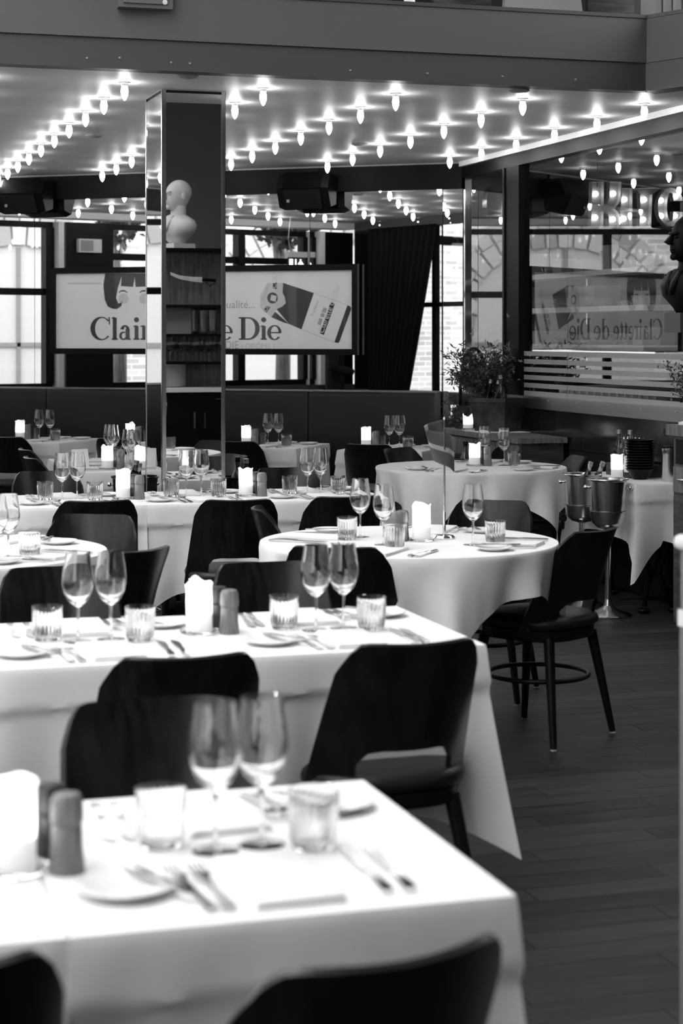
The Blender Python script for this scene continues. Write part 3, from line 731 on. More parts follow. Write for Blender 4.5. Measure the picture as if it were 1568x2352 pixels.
def candle_kit(key, h, seed, crown=.012):
    r2 = random.Random(seed); seg = 28; r = .0345
    ph = [r2.uniform(0, 6) for _ in range(4)]
    def top(a): return h+crown*(.55*math.sin(2*a+ph[0])+.45*math.sin(3*a+ph[1])+.25*math.sin(5*a+ph[2]))
    m = MB(); v = []; f = []
    levels = [(r*1.02, 0, 0), (r, .01, 0), (r*.985, .4, 1), (r*.985, .75, 1), (r*1.0, .93, 1), (r*1.06, .985, 1), (r*1.0, 1.0, 1)]
    for rr, t, u in levels:
        for k in range(seg):
            a = 2*PI*k/seg; q = rr*(1+.025*math.sin(3*a+ph[3])*(t > .6))
            z = t*top(a) if u else t
            v.append((q*math.cos(a), q*math.sin(a), z))
    for i in range(len(levels)-1):
        for k in range(seg): f.append((i*seg+k, i*seg+(k+1) % seg, (i+1)*seg+(k+1) % seg, (i+1)*seg+k))
    f.append(tuple(range(seg-1,-1,-1)))
    wax = m.add(v, f).mesh('wax', 'wax', True)
    zf = h*.36
    pool = MB().lathe([(.0, zf), (r*.97, zf)], 20, cap0=False, cap1=False).mesh('wax_pool', 'wax')
    wick = MB().lathe([(.0012, zf), (.0012, zf+.010)], 6).mesh('wick', 'black_matte')
    fl_ = MB().lathe([(.001, zf+.008), (.0055, zf+.014), (.0068, zf+.020), (.004, zf+.032), (.0004, zf+.042)], 10, cap0=False, cap1=False).mesh('flame', 'flame', True)
    kit(key, [('wax', wax, [('wax_pool', pool)]), ('wick', wick, []), ('flame', fl_, [])])
candle_kit('candle_a', .130, 1); candle_kit('candle_b', .128, 5, .008); candle_kit('candle_c', .134, 9, .010); candle_kit('candle_short', .085, 4, .026)
kit('saucer', [('saucer', MB().lathe([(.044, 0), (.050, .003), (.053, .010), (.050, .010), (.044, .006), (.0, .006)], 8, cap1=False).mesh('saucer', 'glass', 30), [])])
def mill(m1):
    return [('body', MB().lathe([(.0255, 0), (.0265, .003), (.0235, .035), (.0225, .066), (.021, .068)], 20).mesh('body', m1, 40), []),
            ('cap', MB().lathe([(.0205, .068), (.023, .071), (.0245, .080), (.0235, .104), (.019, .113), (.008, .1155), (.0, .116)], 20, cap1=False).mesh('cap', m1, 40), [])]
kit('mill', mill('mill_wood')); kit('mill_dark', mill('mill_dark'))

# ---------------------------------------------------------------- chair
def chair_shell():
    zt, z0, zc = .805, .400, .540; cut = .60
    cols = [-1, -.97, -.9, -.8, -.7, -cut, -.5, -.35, -.18, 0, .18, .35, .5, cut, .7, .8, .9, .97, 1]
    def pt(s, z):
        t = (z-z0)/(zt-z0); w = .212+(.178-.212)*t
        yb = -.205-.062*t-.03*t*t; wrap = .165+(.060-.165)*t
        return Vector((w*s, yb+wrap*abs(s)**2.1, z))
    def ztop(s): 
        a = abs(s); z = zt-.010*(1-a*a)*0-.004*(1-a)
        return z-(.075*((a-.72)/.28)**2.6 if a > .72 else 0)
    def zcut(s):
        a = abs(s)/cut
        return zc-(.035*((a-.7)/.3)**2 if a > .7 else 0)
    def zbot(s):
        a = abs(s); mid = (1+cut)/2; h = abs(a-mid)/((1-cut)/2)
        return z0+(.03*max(0, h-.4)**2)
    lowN, upN = 5, 9
    th = .0065; V = []; Fc = []; idx = {}
    def vert(key, p):
        if key not in idx: idx[key] = len(V); V.append(p)
        return idx[key]
    def grid(front):
        def P(ci, ri):
            s = cols[ci]
            if ri <= lowN:
                zz = zbot(s)+(zcut(s if abs(s) <= cut else math.copysign(cut, s))-zbot(s))*ri/lowN
            else:
                a = zcut(s if abs(s) <= cut else math.copysign(cut, s)); zz = a+(ztop(s)-a)*(ri-lowN)/upN
            p = pt(s, zz)
            nrm = (pt(s, zz+.001)-p).cross(pt(min(1, s+.01), zz)-pt(max(-1, s-.01), zz)).normalized()
            return p+nrm*(th if front else -th)
        for ci in range(len(cols)-1):
            arm = abs(cols[ci]+cols[ci+1])/2 > cut
            for ri in range(lowN+upN):
                if ri < lowN and not arm: continue
                q = [(ci, ri), (ci+1, ri), (ci+1, ri+1), (ci, ri+1)]
                ids = [vert((front, a, b), P(a, b)) for a, b in q]
                Fc.append(tuple(ids) if front else tuple(reversed(ids)))
    grid(True); grid(False)
    # close the rim
    ed = {}
    for f in Fc:
        for i in range(4):
            e = (f[i], f[(i+1) % 4]); ed[e] = ed.get(e, 0)+1
    inv = {v: k for k, v in idx.items()}
    for (a, b) in list(ed):
        if (b, a) in ed: continue
        ka, kb = inv[a], inv[b]
        if ka[0] is True:
            a2, b2 = idx[(False,)+ka[1:]], idx[(False,)+kb[1:]]; Fc.append((b, a, a2, b2))
    return MB().add(V, Fc).mesh('shell_back', 'chair_wood', 50)
def seat_pad():
    def sq(a): 
        c, s = abs(math.cos(a)), abs(math.sin(a)); return (c**3.2+s**3.2)**(-1/3.2)
    return MB().lathe([(.0, .428), (.195, .428), (.205, .437), (.208, .452), (.202, .466), (.185, .475), (.12, .480), (.0, .481)], 40, cap0=False, cap1=False, rmod=lambda a, z: sq(a)*.985).mesh('seat', 'seat_leather', 50)
def seat_rail():
    def sq(a):
        c, s = abs(math.cos(a)), abs(math.sin(a)); return (c**3+s**3)**(-1/3)
    return MB().lathe([(.17, .385), (.192, .385), (.196, .390), (.196, .424), (.19, .428), (.17, .428)], 36, rmod=lambda a, z: sq(a)*.98).mesh('seat_rail', 'chair_dark', 40)
leg_me = {}
parts = [('backrest', chair_shell(), []), ('seat', seat_pad(), []), ('seat_rail', seat_rail(), [])]
gm = MB().lathe([(.0125, 0), (.0125, .006)], 10).mesh('glide', 'glide')
def leg_mesh(sx, sy):
    a, b = Vector((sx*.145, sy*.145, .40)), Vector((sx*.205, sy*.205, .006))
    m = MB().tube([a, a.lerp(b, .25), b], [.021, .019, .0125], 10).mesh('leg', 'chair_dark', 60)
    g = MB().lathe([(.0125, 0), (.0125, .006)], 10, c=(sx*.2055, sy*.2055, 0)).mesh('glide', 'glide')
    return ('leg', m, [('glide', g)])
for sx, sy in ((-1, -1), (1, -1), (1, 1), (-1, 1)): parts.append(leg_mesh(sx, sy))
parts.append(('stretcher_ring', MB().tube([(.192*math.cos(2*PI*k/32), .192*math.sin(2*PI*k/32), .235) for k in range(32)], .0095, 8, True).mesh('stretcher_ring', 'chair_dark', True), []))
for sx in (-1, 1):
    for y in (-.055, -.115):
        parts.append(('bolt', MB().lathe([(.0065, 0), (.0065, .004), (.004, .006)], 8).mesh('bolt', 'steel', 40), []))
kit('chair', parts)
def chair(px, py, face, label, group='plywood dining chairs', z=.80, pull=0.0):
    """top middle of the backrest at a photo pixel, facing angle in the room"""
    p = PZ(px, py, z); a = R(face); c = Vector((p.x+(.285-pull)*math.cos(a), p.y+(.285-pull)*math.sin(a), 0))
    o = place('chair', 'dining_chair', label, 'chair', group, c, a-PI/2)
    bs = [ch for ch in o.children if ch.name.startswith('bolt')]
    for ch, (sx, y) in zip(bs, ((-1, -.085), (-1, -.135), (1, -.085), (1, -.135))):
        t = (.435-.40)/.405; w = .212-.034*t; s = (((y+.205+.062*t)/.156))**(1/2.1) if y > -.205 else 0
        ch.location = (sx*(w*s+.006), y, .432); ch.rotation_euler = (0, R(90)*sx, R(20)*sx)
    return o

def chair_at(x, y, face, label):
    a = R(face); p = Vector((x-.285*math.cos(a), y-.285*math.sin(a), .80))
    d = p.x*FW[0]+p.y*FW[1]; lat = p.x*RT[0]+p.y*RT[1]
    return chair(CX+lat/d*F, YH+(HC-.80)/d*F, face, label)
# ---------------------------------------------------------------- tables & cloths
def table_kit(key, top):
    kit(key, [('tabletop', top, []),
              ('pole', MB().lathe([(.035, .03), (.035, ZT-.035)], 16).mesh('pole', 'black_paint', 40), []),
              ('base', MB().lathe([(.20, 0), (.20, .012), (.06, .028), (.04, .032)], 24).mesh('base', 'black_paint', 40), [])])
TW, TD = .61, .69
table_kit('two_top', MB().bbox((-TW/2+.006, -TD/2+.006, ZT-.035), (TW/2-.006, TD/2-.006, ZT-.006)).mesh('tabletop', 'wood_dark'))
table_kit('round_top', MB().lathe([(.555, ZT-.035), (.555, ZT-.006)], 48).mesh('tabletop', 'wood_dark'))
def cloth_rect(w, d, drop=.40, cdrop=.13, flare=(.085,)*4, seed=0, joined=()):
    """corner order: front-left, front-right, back-right, back-left; joined: sides pressed against a neighbour"""
    r2 = random.Random(seed); ph = [r2.uniform(0, 6) for _ in range(8)]
    cs = [(-w/2, -d/2), (w/2, -d/2), (w/2, d/2), (-w/2, d/2)]; P = []
    N = 34
    for i in range(4):
        a, b = cs[i], cs[(i+1) % 4]; L = math.hypot(b[0]-a[0], b[1]-a[1])
        nx, ny = (b[1]-a[1])/L, -(b[0]-a[0])/L
        for k in range(N):
            t = k/N; u = t*L
            # denser near the corners
            t = .5-.5*math.cos(PI*t)*(.55)-(.5-t)*.45*1.0 if False else t
            P.append((a[0]+(b[0]-a[0])*t, a[1]+(b[1]-a[1])*t, nx, ny, i, t*L, L))
    n = len(P); rows = [0, .01, .035, .09, .14, .17, .20, .23, .26, .29, .34, .45, .6, .75, .88, .97, 1.0]
    V = []; Fc = []
    for ri, t in enumerate(rows):
        for k, (x, y, nx, ny, i, u, L) in enumerate(P):
            v = L-u; dc = min(u, v); ci = i if u < v else (i+1) % 4
            cxs, cys = cs[ci]; dgx, dgy = math.copysign(.7071, cxs), math.copysign(.7071, cys)
            fl = flare[ci]; g = math.exp(-(dc/.085)**1.6); side_joined = i in joined
            if k % N == 0: nx, ny = dgx, dgy
            dd = drop+cdrop*math.exp(-(dc/.11)**1.3)*(fl/.085 if fl else .2)
            zz = -t*dd; tt = max(0, (t-.02))
            off = .004*min(1, t/.02)
            off -= .011*min(1, max(0, (-zz-.098)/.012))                     # the cloth falls in below the table edge
            rip = .014*tt*math.sin(u*17+ph[i])+.008*tt*math.sin(u*37+ph[i+4])
            tuck = -.022*tt*math.exp(-((dc-.17)/.06)**2)
            if side_joined: off = .001*min(1, t/.02); rip = tuck = 0; 
            q = fl*g*tt**1.15
            px_, py_ = x+nx*(off+rip+tuck), y+ny*(off+rip+tuck)
            if side_joined and fl < .06: px_ += 0
            fx = dgx*q*1.25; fy = dgy*q*1.25
            if any(j in joined for j in ((ci-1) % 4, ci)):
                # a corner beside a neighbour only swings forward
                if 1 in joined and dgx > 0: fx = 0
                if 3 in joined and dgx < 0: fx = 0
                if 0 in joined and dgy < 0: fy = 0
                if 2 in joined and dgy > 0: fy = 0
            V.append((px_+fx, py_+fy, zz))
    for ri in range(len(rows)-1):
        for k in range(n): Fc.append((ri*n+k, (ri+1)*n+k, (ri+1)*n+(k+1) % n, ri*n+(k+1) % n))
    Fc.append(tuple(range(n)))
    m = MB().add(V, Fc).mesh('tablecloth', 'cloth', 35)
    return m
def cloth_round(rad, half, th0, seed=0):
    r2 = random.Random(seed); ph = r2.uniform(0, 6); n = 160
    rows = [0, .02, .06, .12, .22, .34, .48, .62, .76, .9, 1.0]; V = []; Fc = []
    for t in rows:
        for k in range(n):
            a = 2*PI*k/n; b = (a-th0+PI/4) % (PI/2)-PI/4           # angle from the nearest cloth side
            drop = half/math.cos(b)-rad
            c = abs(b)/(PI/4); tt = max(0, t-.06)
            f1 = math.sin(12*a+ph+.6*math.sin(3*a)); fold = math.copysign(abs(f1)**.65, f1)+.5*math.sin(19*a+2*ph)
            r = rad+.004*min(1, t/.04)-.02*tt+(.034*fold*tt**.9)*(.55+drop/.6)+.05*tt*max(0, c-.75)/.25*(1)
            V.append((r*math.cos(a), r*math.sin(a), -t*drop))
    for ri in range(len(rows)-1):
        for k in range(n): Fc.append((ri*n+k, (ri+1)*n+k, (ri+1)*n+(k+1) % n, ri*n+(k+1) % n))
    Fc.append(tuple(range(n)))
    return MB().add(V, Fc).mesh('tablecloth', 'cloth', 40)
jit = random.Random(3)
def item(key, name, label, cat, group, T, lx, ly, ang=0.0, dz=0.0):
    c, s = math.cos(T[2]), math.sin(T[2])
    return place(key, name, label, cat, group, (T[0]+lx*c-ly*s, T[1]+lx*s+ly*c, ZT+dz+.0009), T[2]+ang)
def setting(T, ox, oy, ang, who, where, full=True, gpx=None):
    """one cover: origin at table edge middle, guest looks along +y of the cover"""
    ca, sa = math.cos(ang), math.sin(ang)
    def L(x, y): 
        x += jit.uniform(-.006, .006); y += jit.uniform(-.006, .006)
        return ox+x*ca-y*sa, oy+x*sa+y*ca
    at = '%s setting of %s' % (who, where)
    j = lambda a=.05: jit.uniform(-a, a)
    item('plate', 'bread_plate', 'small white bread plate, '+at, 'plate', 'bread plates', T, *L(-.205, .165), ang+j())
    if full: item('butter_knife', 'butter_knife', 'butter knife laid over bread plate, '+at, 'knife', 'butter knives', T, *L(-.165, .165), ang+R(25)+j(), .014)
    item('fork', 'fork', 'steel fork nearest the napkin, '+at, 'fork', 'forks', T, *L(-.085, .135), ang+R(3)+j(.03))
    if full: item('fork', 'fork', 'steel fork nearest the bread plate, '+at, 'fork', 'forks', T, *L(-.118, .135), ang+R(6)+j(.03))
    item('napkin', 'napkin', 'folded white napkin, '+at, 'napkin', 'folded napkins', T, *L(.005, .155), ang+j(.06))
    item('knife', 'knife', 'table knife nearest the napkin, '+at, 'knife', 'table knives', T, *L(.148, .155), ang+R(-3)+j(.03))
    if full: item('knife', 'knife', 'outer table knife, '+at, 'knife', 'table knives', T, *L(.178, .153), ang+R(-3)+j(.03))
    tl, wl2 = 'ribbed glass water tumbler, '+at, 'empty stemmed wine glass, '+at
    if gpx is None:
        item('tumbler', 'water_tumbler', tl, 'tumbler', 'ribbed water tumblers', T, *L(.112, .305), ang+j(3))
        item('wine_glass', 'wine_glass', wl2, 'wine glass', 'wine glasses', T, *L(.038, .352), 0)
    else:
        for key, nm, lb, ct, gr, q in (('tumbler', 'water_tumbler', tl, 'tumbler', 'ribbed water tumblers', gpx[0]), ('wine_glass', 'wine_glass', wl2, 'wine glass', 'wine glasses', gpx[1])):
            if q: p = PZ(q[0], q[1], ZT); place(key, nm, lb, ct, gr, (p.x, p.y, ZT+.0009), j(3))
def centre(T, x, y, where, ck, mills=1):
    item('saucer', 'candle_saucer', 'clear glass saucer under candle on '+where, 'saucer', 'candle saucers', T, x, y)
    item(ck, 'pillar_candle', 'lit white pillar candle on '+where, 'candle', 'pillar candles', T, x, y, jit.uniform(0, 6), .0065)
    if mills:
        item('mill', 'pepper_mill', 'wooden pepper mill in front on '+where, 'mill', 'pepper and salt mills', T, x+.076*mills, y-.02*mills)
        item('mill_dark', 'salt_mill', 'dark mill behind the wooden one on '+where, 'mill', 'pepper and salt mills', T, x+.062*mills, y+.045)
def two_top(x, y, rz, where, clothmesh, full=True, candle=None, cpos=(-.345, -.01), covers=(1, 1), yo=0.0):
    T = (x, y, rz)
    place('two_top', 'pedestal_table', 'small pedestal table under the cloth of '+where, 'table', 'square pedestal tables', (x, y, 0), rz, None, (.955, 1, 1) if 'third-row' in where else (.99, .99, 1))
    o = ob('tablecloth', clothmesh, None, (x, y, ZT), rz); tag(o, 'white tablecloth covering '+where, 'tablecloth', 'white tablecloths')
    if covers[0]: setting(T, 0, -TD/2, 0, 'near', where, full)
    if covers[1]: setting(T, 0, TD/2, PI, 'far', where, full)
    if candle: centre(T, cpos[0], cpos[1], where, candle)
    return T
def seat_round(x, y, where, angs, clothmesh, glasses=None):
    T = (x, y, 0)
    place('round_top', 'round_table', 'round pedestal table under the cloth of '+where, 'table', 'round pedestal tables', (x, y, 0))
    o = ob('tablecloth', clothmesh, None, (x, y, ZT)); tag(o, 'white cloth draped over '+where, 'tablecloth', 'white tablecloths')
    for a, who in angs:
        # cover at angle a from the table centre, guest looks inwards
        r = .545; setting(T, r*math.cos(R(a)), r*math.sin(R(a)), R(a)+PI/2, who, where, True, (glasses or {}).get(who))
    return T

# ================================================================== TABLES IN THE ROOM
FLR = .085
N1 = 'the nearest table'; N1L = 'the bottom-left corner table'; N2 = 'the second-row right table'; N2L = 'the second-row left table'
two_top(.676, 2.745, 0, N1, cloth_rect(.62, .70, .46, .13, (.05, FLR, FLR, .03), 1, (3,)), True, None)
T = two_top(.676-.624, 2.745, 0, N1L, cloth_rect(.62, .70, .46, .13, (FLR, .05, .03, FLR), 2, (1,)), True, None)
centre((.676, 2.745, 0), -.347, -.035, 'the seam of the nearest table', 'candle_b')
two_top(1.403, 4.71, 0, N2, cloth_rect(.62, .70, .40, .13, (.05, FLR, FLR, .03), 3, (3,)), True, 'candle_a', (-.343, .03))
two_top(1.403-.624, 4.71, 0, N2L, cloth_rect(.62, .70, .40, .13, (FLR, .05, .03, FLR), 4, (1,)), True, None)
Y3 = 8.76
two_top(2.535, Y3, 0, 'the third-row right table', cloth_rect(.597, .70, .40, .12, (.05, FLR, FLR, .03), 5, (3,)), True, 'candle_b', (-.352, -.03))
two_top(1.935, Y3, 0, 'the third-row middle table', cloth_rect(.597, .70, .40, .12, (.06, .05, .03, .03), 6, (1, 3)), True, 'candle_c', (-.352, -.02))
two_top(1.335, Y3, 0, 'the third-row left table', cloth_rect(.597, .70, .40, .12, (FLR, .06, .03, FLR), 7, (1,)), True, None)
two_top(.735, Y3, 0, 'the third-row table at the left edge', cloth_rect(.597, .70, .40, .12, (FLR, .05, .03, .0), 8, (1,)), False, None)
# round tables
T5 = seat_round(2.30, 6.65, 'the round table with the flag', ((-125, 'front'), (145, 'left'), (55, 'back'), (-35, 'right')), cloth_round(.565, .724, R(35), 1),
    {'left': ((797, 1240), (827, 1234)), 'front': ((906, 1261), (881, 1252)), 'right': ((1137, 1250), (1086, 1252)), 'back': (None, None)})
centre(T5, .045, -.02, 'the round table with the flag', 'candle_c', -1)
T6 = seat_round(.60, 6.81, 'the round table at the left edge', ((-44, 'front'), (46, 'back')), cloth_round(.565, .78, R(10), 2),
    {'front': (None, (-8, 1290)), 'back': ((68, 1280), (19, 1284))})
T4 = seat_round(3.96, 10.32, 'the far round table', ((-128, 'left'), (-38, 'right'), (52, 'back')), cloth_round(.565, .715, R(-5), 3),
    {'left': (None, None), 'right': ((1180, 1070), (1157, 1069)), 'back': (None, (1112, 1064))})
centre(T4, .04, .04, 'the far round table', 'candle_b')
# two-seaters along the banquette
def wall_table(c, where, sd, candle):
    c = Vector((c[0], c[1], 0))-WD*.305-WN*.345
    return two_top(c.x, c.y, WANG, where, cloth_rect(.60, .69, .42, .12, (FLR, FLR, .03, .03), sd), False, candle, (-.20, -.02))
wall_table((1.97, 13.43), 'the far-left banquette table', 11, 'candle_c')
wall_table((2.70, 12.86), 'the banquette table behind the pillar', 12, 'candle_a')
wall_table((3.43, 12.28), 'the banquette table right of the pillar', 13, 'candle_b')
wall_table((4.15, 11.72), 'the right-hand banquette table', 14, 'candle_c')
# pair of tables left of the pillar, guests left and right
ta = two_top(2.0, 10.80, PI/2, 'the front table beside the pillar', cloth_rect(.62, .70, .40, .12, (FLR, .04, .04, FLR), 15, (1,)), False, None)
tb = two_top(2.0, 11.43, PI/2, 'the rear table beside the pillar', cloth_rect(.62, .70, .40, .12, (.04, FLR, FLR, .04), 16, (3,)), False, None)
centre((2.03, 10.64, 0), 0, 0, 'the front table beside the pillar', 'candle_b'); centre((1.85, 10.72, 0), 0, 0, 'the left edge of the table beside the pillar', 'candle_a')
mc = MB().add([(-.055, 0, 0), (.055, 0, 0), (.055, .02, .11), (-.055, .02, .11), (.055, .075, .0), (-.055, .075, 0), (-.055, .0035, 0), (.055, .0035, 0), (.055, .0222, .104), (-.055, .0222, .104)], [(0,1,2,3), (3,2,4,5), (6,9,8,7)]).mesh('menu_card', 'napkin')
p = PZ(103, 1081, .72); tag(ob('menu_card', mc, None, (1.72, 10.86, ZT+.001), R(20)), 'white folded tent card beside the tables left of the pillar', 'card')

# ---------------------------------------------------------------- chairs
chair(925, 2208, 101, 'black plywood chair at the bottom edge, back to viewer')
chair(-185, 2240, 95, 'black chair cut off by the bottom-left corner')
chair(335, 1607, 272, 'dark chair facing the viewer behind the nearest table')
chair(432, 1512, 90, 'black chair back between the first and second rows')
chair(968, 1480, 95, 'large black chair with grey seat at the second-row right table')
chair(125, 1303, 270, 'dark chair on the far side of the second-row left table')
chair(312, 1262, 128, 'black chair turned to the left round table, seen from behind', pull=.05)
chair(605, 1293, 270, 'dark chair on the far side of the second-row right table')
chair(772, 1256, 62, 'black chair in front of the round table with the flag', pull=.05)
chair(548, 1150, 84, 'black chair with visible seat in front of the third row')
chair(585, 1168, -12, 'dark chair left of the round flag table, seen side-on')
chair(225, 1152, 88, 'black chair back in front of the third-row left table')
chair(222, 1183, 245, 'glossy brown-black chair facing the viewer at the left round table')
chair(800, 1142, 92, 'black chair back in front of the third-row right table')
chair_at(2.80, 6.575, 123, 'black chair standing clear at right with splayed legs')
chair(1135, 1150, 236, 'glossy chair facing the viewer behind the flag table')
chair(858, 1019, 54, 'black chair in front of the right-hand banquette table', pull=.15)
chair(905, 1030, 305, 'dark chair behind the far round table, turned to it')
chair(1192, 1029, 232, 'glossy chair between the far round table and sideboard')
chair(556, 1012, 54, 'black chair at the banquette table right of the pillar', pull=.15)
chair(548, 1045, 195, 'glossy dark chair right of the pillar behind the bottles')
chair(652, 1075, 268, 'dark chair behind the third-row right table')
chair(425, 1080, 268, 'dark chair behind the third-row middle table')
chair(105, 1083, 268, 'dark chair behind the third-row left table')
chair(30, 1002, 54, 'black chair at the far-left banquette table', pull=.15)
chair(50, 1033, 5, 'dark chair left of the pillar tables, the farther of two')
chair(62, 1052, 5, 'dark chair left of the pillar tables, the nearer of two')
chair(285, 1006, 54, 'black chair at the banquette table behind the pillar', pull=.15)
chair(1338, 1049, 172, 'black chair right of the far round table against the dark tiles')

# ---------------------------------------------------------------- flag on the round table
p = PZ(1020, 1237, ZT); e = empty('table_flag', (p.x, p.y, ZT+.001))
ob('base', MB().lathe([(.040, 0), (.042, .004), (.036, .012), (.010, .016)], 24).mesh('base', 'chrome', 40), e)
ob('pole', MB().lathe([(.0038, .014), (.0038, .455), (.005, .458), (.0, .468)], 10, cap1=False).mesh('pole', 'steel', 40), e)
ob('pole_socket', MB().lathe([(.006, .014), (.006, .10), (.0042, .104)], 10).mesh('pole_socket', 'chrome', 40), e)
def flag():
    m = MB(); nu, nv = 24, 14; V = []
    L, H = .165, .125
    for j in range(nv+1):
        for i in range(nu+1):
            u, v = i/nu, j/nv
            # hangs limp: the fly sags down and folds back past the pole
            s = u*L; ang = R(62)+R(12)*math.sin(u*5)
            x = -.075*math.sin(PI*min(1, u*1.25))*(.55+.45*v)+.07*max(0, u-.55)*1.4
            y = .022*math.sin(u*7+v*2)
            z = .455-H*(1-v)*.9-.075*u*(1-.25*v)-.015*u*u
            V.append((x-.004, y, z))
    F_ = []; M_ = []
    for j in range(nv):
        for i in range(nu):
            F_.append((j*(nu+1)+i, j*(nu+1)+i+1, (j+1)*(nu+1)+i+1, (j+1)*(nu+1)+i)); M_.append(1 if (6 <= i <= 8 or 6 <= j <= 7) else 0)
    m.add(V, F_); m.m = M_
    return m.mesh('flag', ['flag_cloth', 'flag_cross'], True, fix=False)
o = ob('flag', flag(), e, rot=(0, 0, -PSI)); md = o.modifiers.new('s', 'SOLIDIFY'); md.thickness = .0012
tag(e, 'small grey table flag with a pale cross on a steel pole', 'flag')

# ---------------------------------------------------------------- ice buckets
def bottle_prof(h, r): return [(r*.9, 0), (r, .006), (r, h*.55), (r*.92, h*.62), (r*.5, h*.74), (r*.36, h*.80), (r*.34, h*.95), (r*.40, h*.955), (r*.40, h)]
def bottle_kit(key, h, r, gm_, cap, lab):
    ps = [('glass_body', MB().lathe(bottle_prof(h, r), 18).mesh('glass_body', gm_, 40), []),
          ('cap', MB().lathe([(r*.40, h*.915), (r*.41, h*1.003), (r*.2, h*1.005)], 12).mesh('cap', cap, 40), [])]
    if lab: ps.append(('label', MB().lathe([(r*1.012, h*.12), (r*1.012, h*.46)], 18, cap0=False, cap1=False).mesh('label', 'label_white', True), []))
    kit(key, ps)
bottle_kit('bottle_clear', .27, .036, 'bottle_glass', 'foil', True); bottle_kit('bottle_dark', .29, .037, 'bottle_dark', 'black_paint', False)
bottle_kit('bottle_water', .26, .034, 'bottle_glass', 'foil', False); bottle_kit('bottle_green', .28, .036, 'bottle_green', 'foil', False)
def bucket_parts(m1, stand=True):
    b = [('pail', MB().lathe([(.0, .52), (.072, .52), (.085, .53), (.094, .60), (.103, .735), (.110, .74), (.112, .745), (.110, .749), (.100, .746), (.091, .60), (.083, .535), (.0, .53)], 32, cap0=False, cap1=False).mesh('pail', m1, 40), [])]
    for s in (-1, 1):
        b.append(('knob', MB().tube([(s*.098, 0, .70), (s*.112, 0, .70)], .006, 8).ell((s*.121, 0, .70), (.013, .013, .013), 12, 8).mesh('knob', 'chrome', True), []))
    if stand:
        b += [('cup_holder', MB().lathe([(.018, .47), (.06, .482), (.088, .51), (.098, .565), (.1, .568), (.1, .572), (.097, .572)], 32, cap0=True, cap1=False).mesh('cup_holder', m1, 40), []),
              ('pole', MB().lathe([(.017, .06), (.017, .47), (.026, .47), (.022, .476)], 14).mesh('pole', m1, 40), []),
              ('foot', MB().lathe([(.13, 0), (.132, .006), (.12, .014), (.06, .03), (.026, .055), (.018, .09)], 32).mesh('foot', m1, 40), [])]
    return b
kit('bucket', bucket_parts('steel')); kit('bucket_dark', bucket_parts('bottle_dark'))
def ice(px, py, d_, key, label):
    p = PD(px, py, d_); return place(key, 'ice_bucket', label, 'ice bucket', 'ice buckets on stands', (p.x, p.y, 0), R(-25))
def in_bucket(o, key, dx, dy, tilt, az, label):
    c = o.location
    return place(key, 'wine_bottle', label, 'bottle', 'bottles in ice buckets', (c.x+dx, c.y+dy, .565), rot=(R(tilt), 0, R(az)))
b2 = ice(1396, 1098, 10.12, 'bucket', 'steel ice bucket on a stand, the nearer of the pair')
b1 = ice(1336, 1090, 10.5, 'bucket', 'steel ice bucket holding bottles beside the far round table')
in_bucket(b1, 'bottle_water', -.02, .0, 16, 50, 'clear capped bottle standing in the steel bucket, left one'); in_bucket(b1, 'bottle_clear', .035, .01, 22, 40, 'clear bottle leaning in the steel bucket, right one')
b3 = ice(300, 1096, 10.30, 'bucket_dark', 'dark ice bucket left of the pillar behind the candle')
in_bucket(b3, 'bottle_green', -.03, 0, 14, 60, 'green bottle with dark cap in the bucket left of the pillar'); in_bucket(b3, 'bottle_water', .03, .01, 10, 20, 'clear bottle in the bucket left of the pillar')
b4 = ice(550, 1097, 10.30, 'bucket_dark', 'dark ice bucket with wine bottles right of the pillar')
in_bucket(b4, 'bottle_dark', -.015, 0, 3, 0, 'dark wine bottle upright in the bucket right of the pillar'); in_bucket(b4, 'bottle_green', .055, .02, 6, -40, 'green wine bottle in the bucket right of the pillar')

# ---------------------------------------------------------------- service table by the kitchen
ZS = .72
st = empty('service_table', (4.655, 9.63, 0))
ob('tabletop', MB().bbox((-.165, -.455, ZS-.03), (.165, .455, ZS-.005)).mesh('tabletop', 'wood_dark'), st)
for sx in (-1, 1):
    for sy in (-1, 1):
        ob('leg', MB().tube([(sx*.06, sy*.33, ZS-.03), (sx*.09, sy*.36, .45), (sx*.03, sy*.32, .22), (sx*.08, sy*.37, .04)], [.02, .024, .018, .014], 8).ell((sx*.09, sy*.38, .018), (.035, .035, .018), 10, 6).mesh('leg', 'black_paint', True), st)
tag(st, 'narrow table with curved iron legs below the kitchen window', 'table')
o = ob('tablecloth', cloth_rect(.345, .925, .30, .27, (.075, .03, .02, .04), 21), None, (4.655, 9.63, ZS)); tag(o, 'white cloth with long hanging corner on the service table', 'tablecloth', 'white tablecloths')
def on(px, py, z): 
    p = PZ(px, py, z); return Vector((min(max(p.x, 4.53), 4.79), p.y, z+.001))
kit('bowl', [('bowl', MB().lathe([(.0, 0), (.038, 0), (.042, .004), (.068, .045), (.080, .058), (.081, .060), (.078, .060), (.064, .046), (.036, .008), (.0, .006)], 28, cap0=False, cap1=False).mesh('bowl', 'bowl_black', 40), [])])
p = on(1469, 1101, ZS)
for k in range(12):
    place('bowl', 'serving_bowl', 'black serving bowl in the tall stack, %s from the bottom' % ordn[k], 'bowl', 'stack of black bowls', (p.x, p.y, ZS+.001+k*.0150), k*.7)
p = Vector((4.62, 9.50, ZS+.001)); place('candle_b', 'pillar_candle', 'lit white pillar candle beside the black bowls', 'candle', 'pillar candles', (4.60, 9.66, ZS+.001))
place('bottle_clear', 'liquor_bottle', 'clear labelled bottle next to the stack of black bowls', 'bottle', 'bottles on the service table', (4.655, 9.60, ZS+.001))
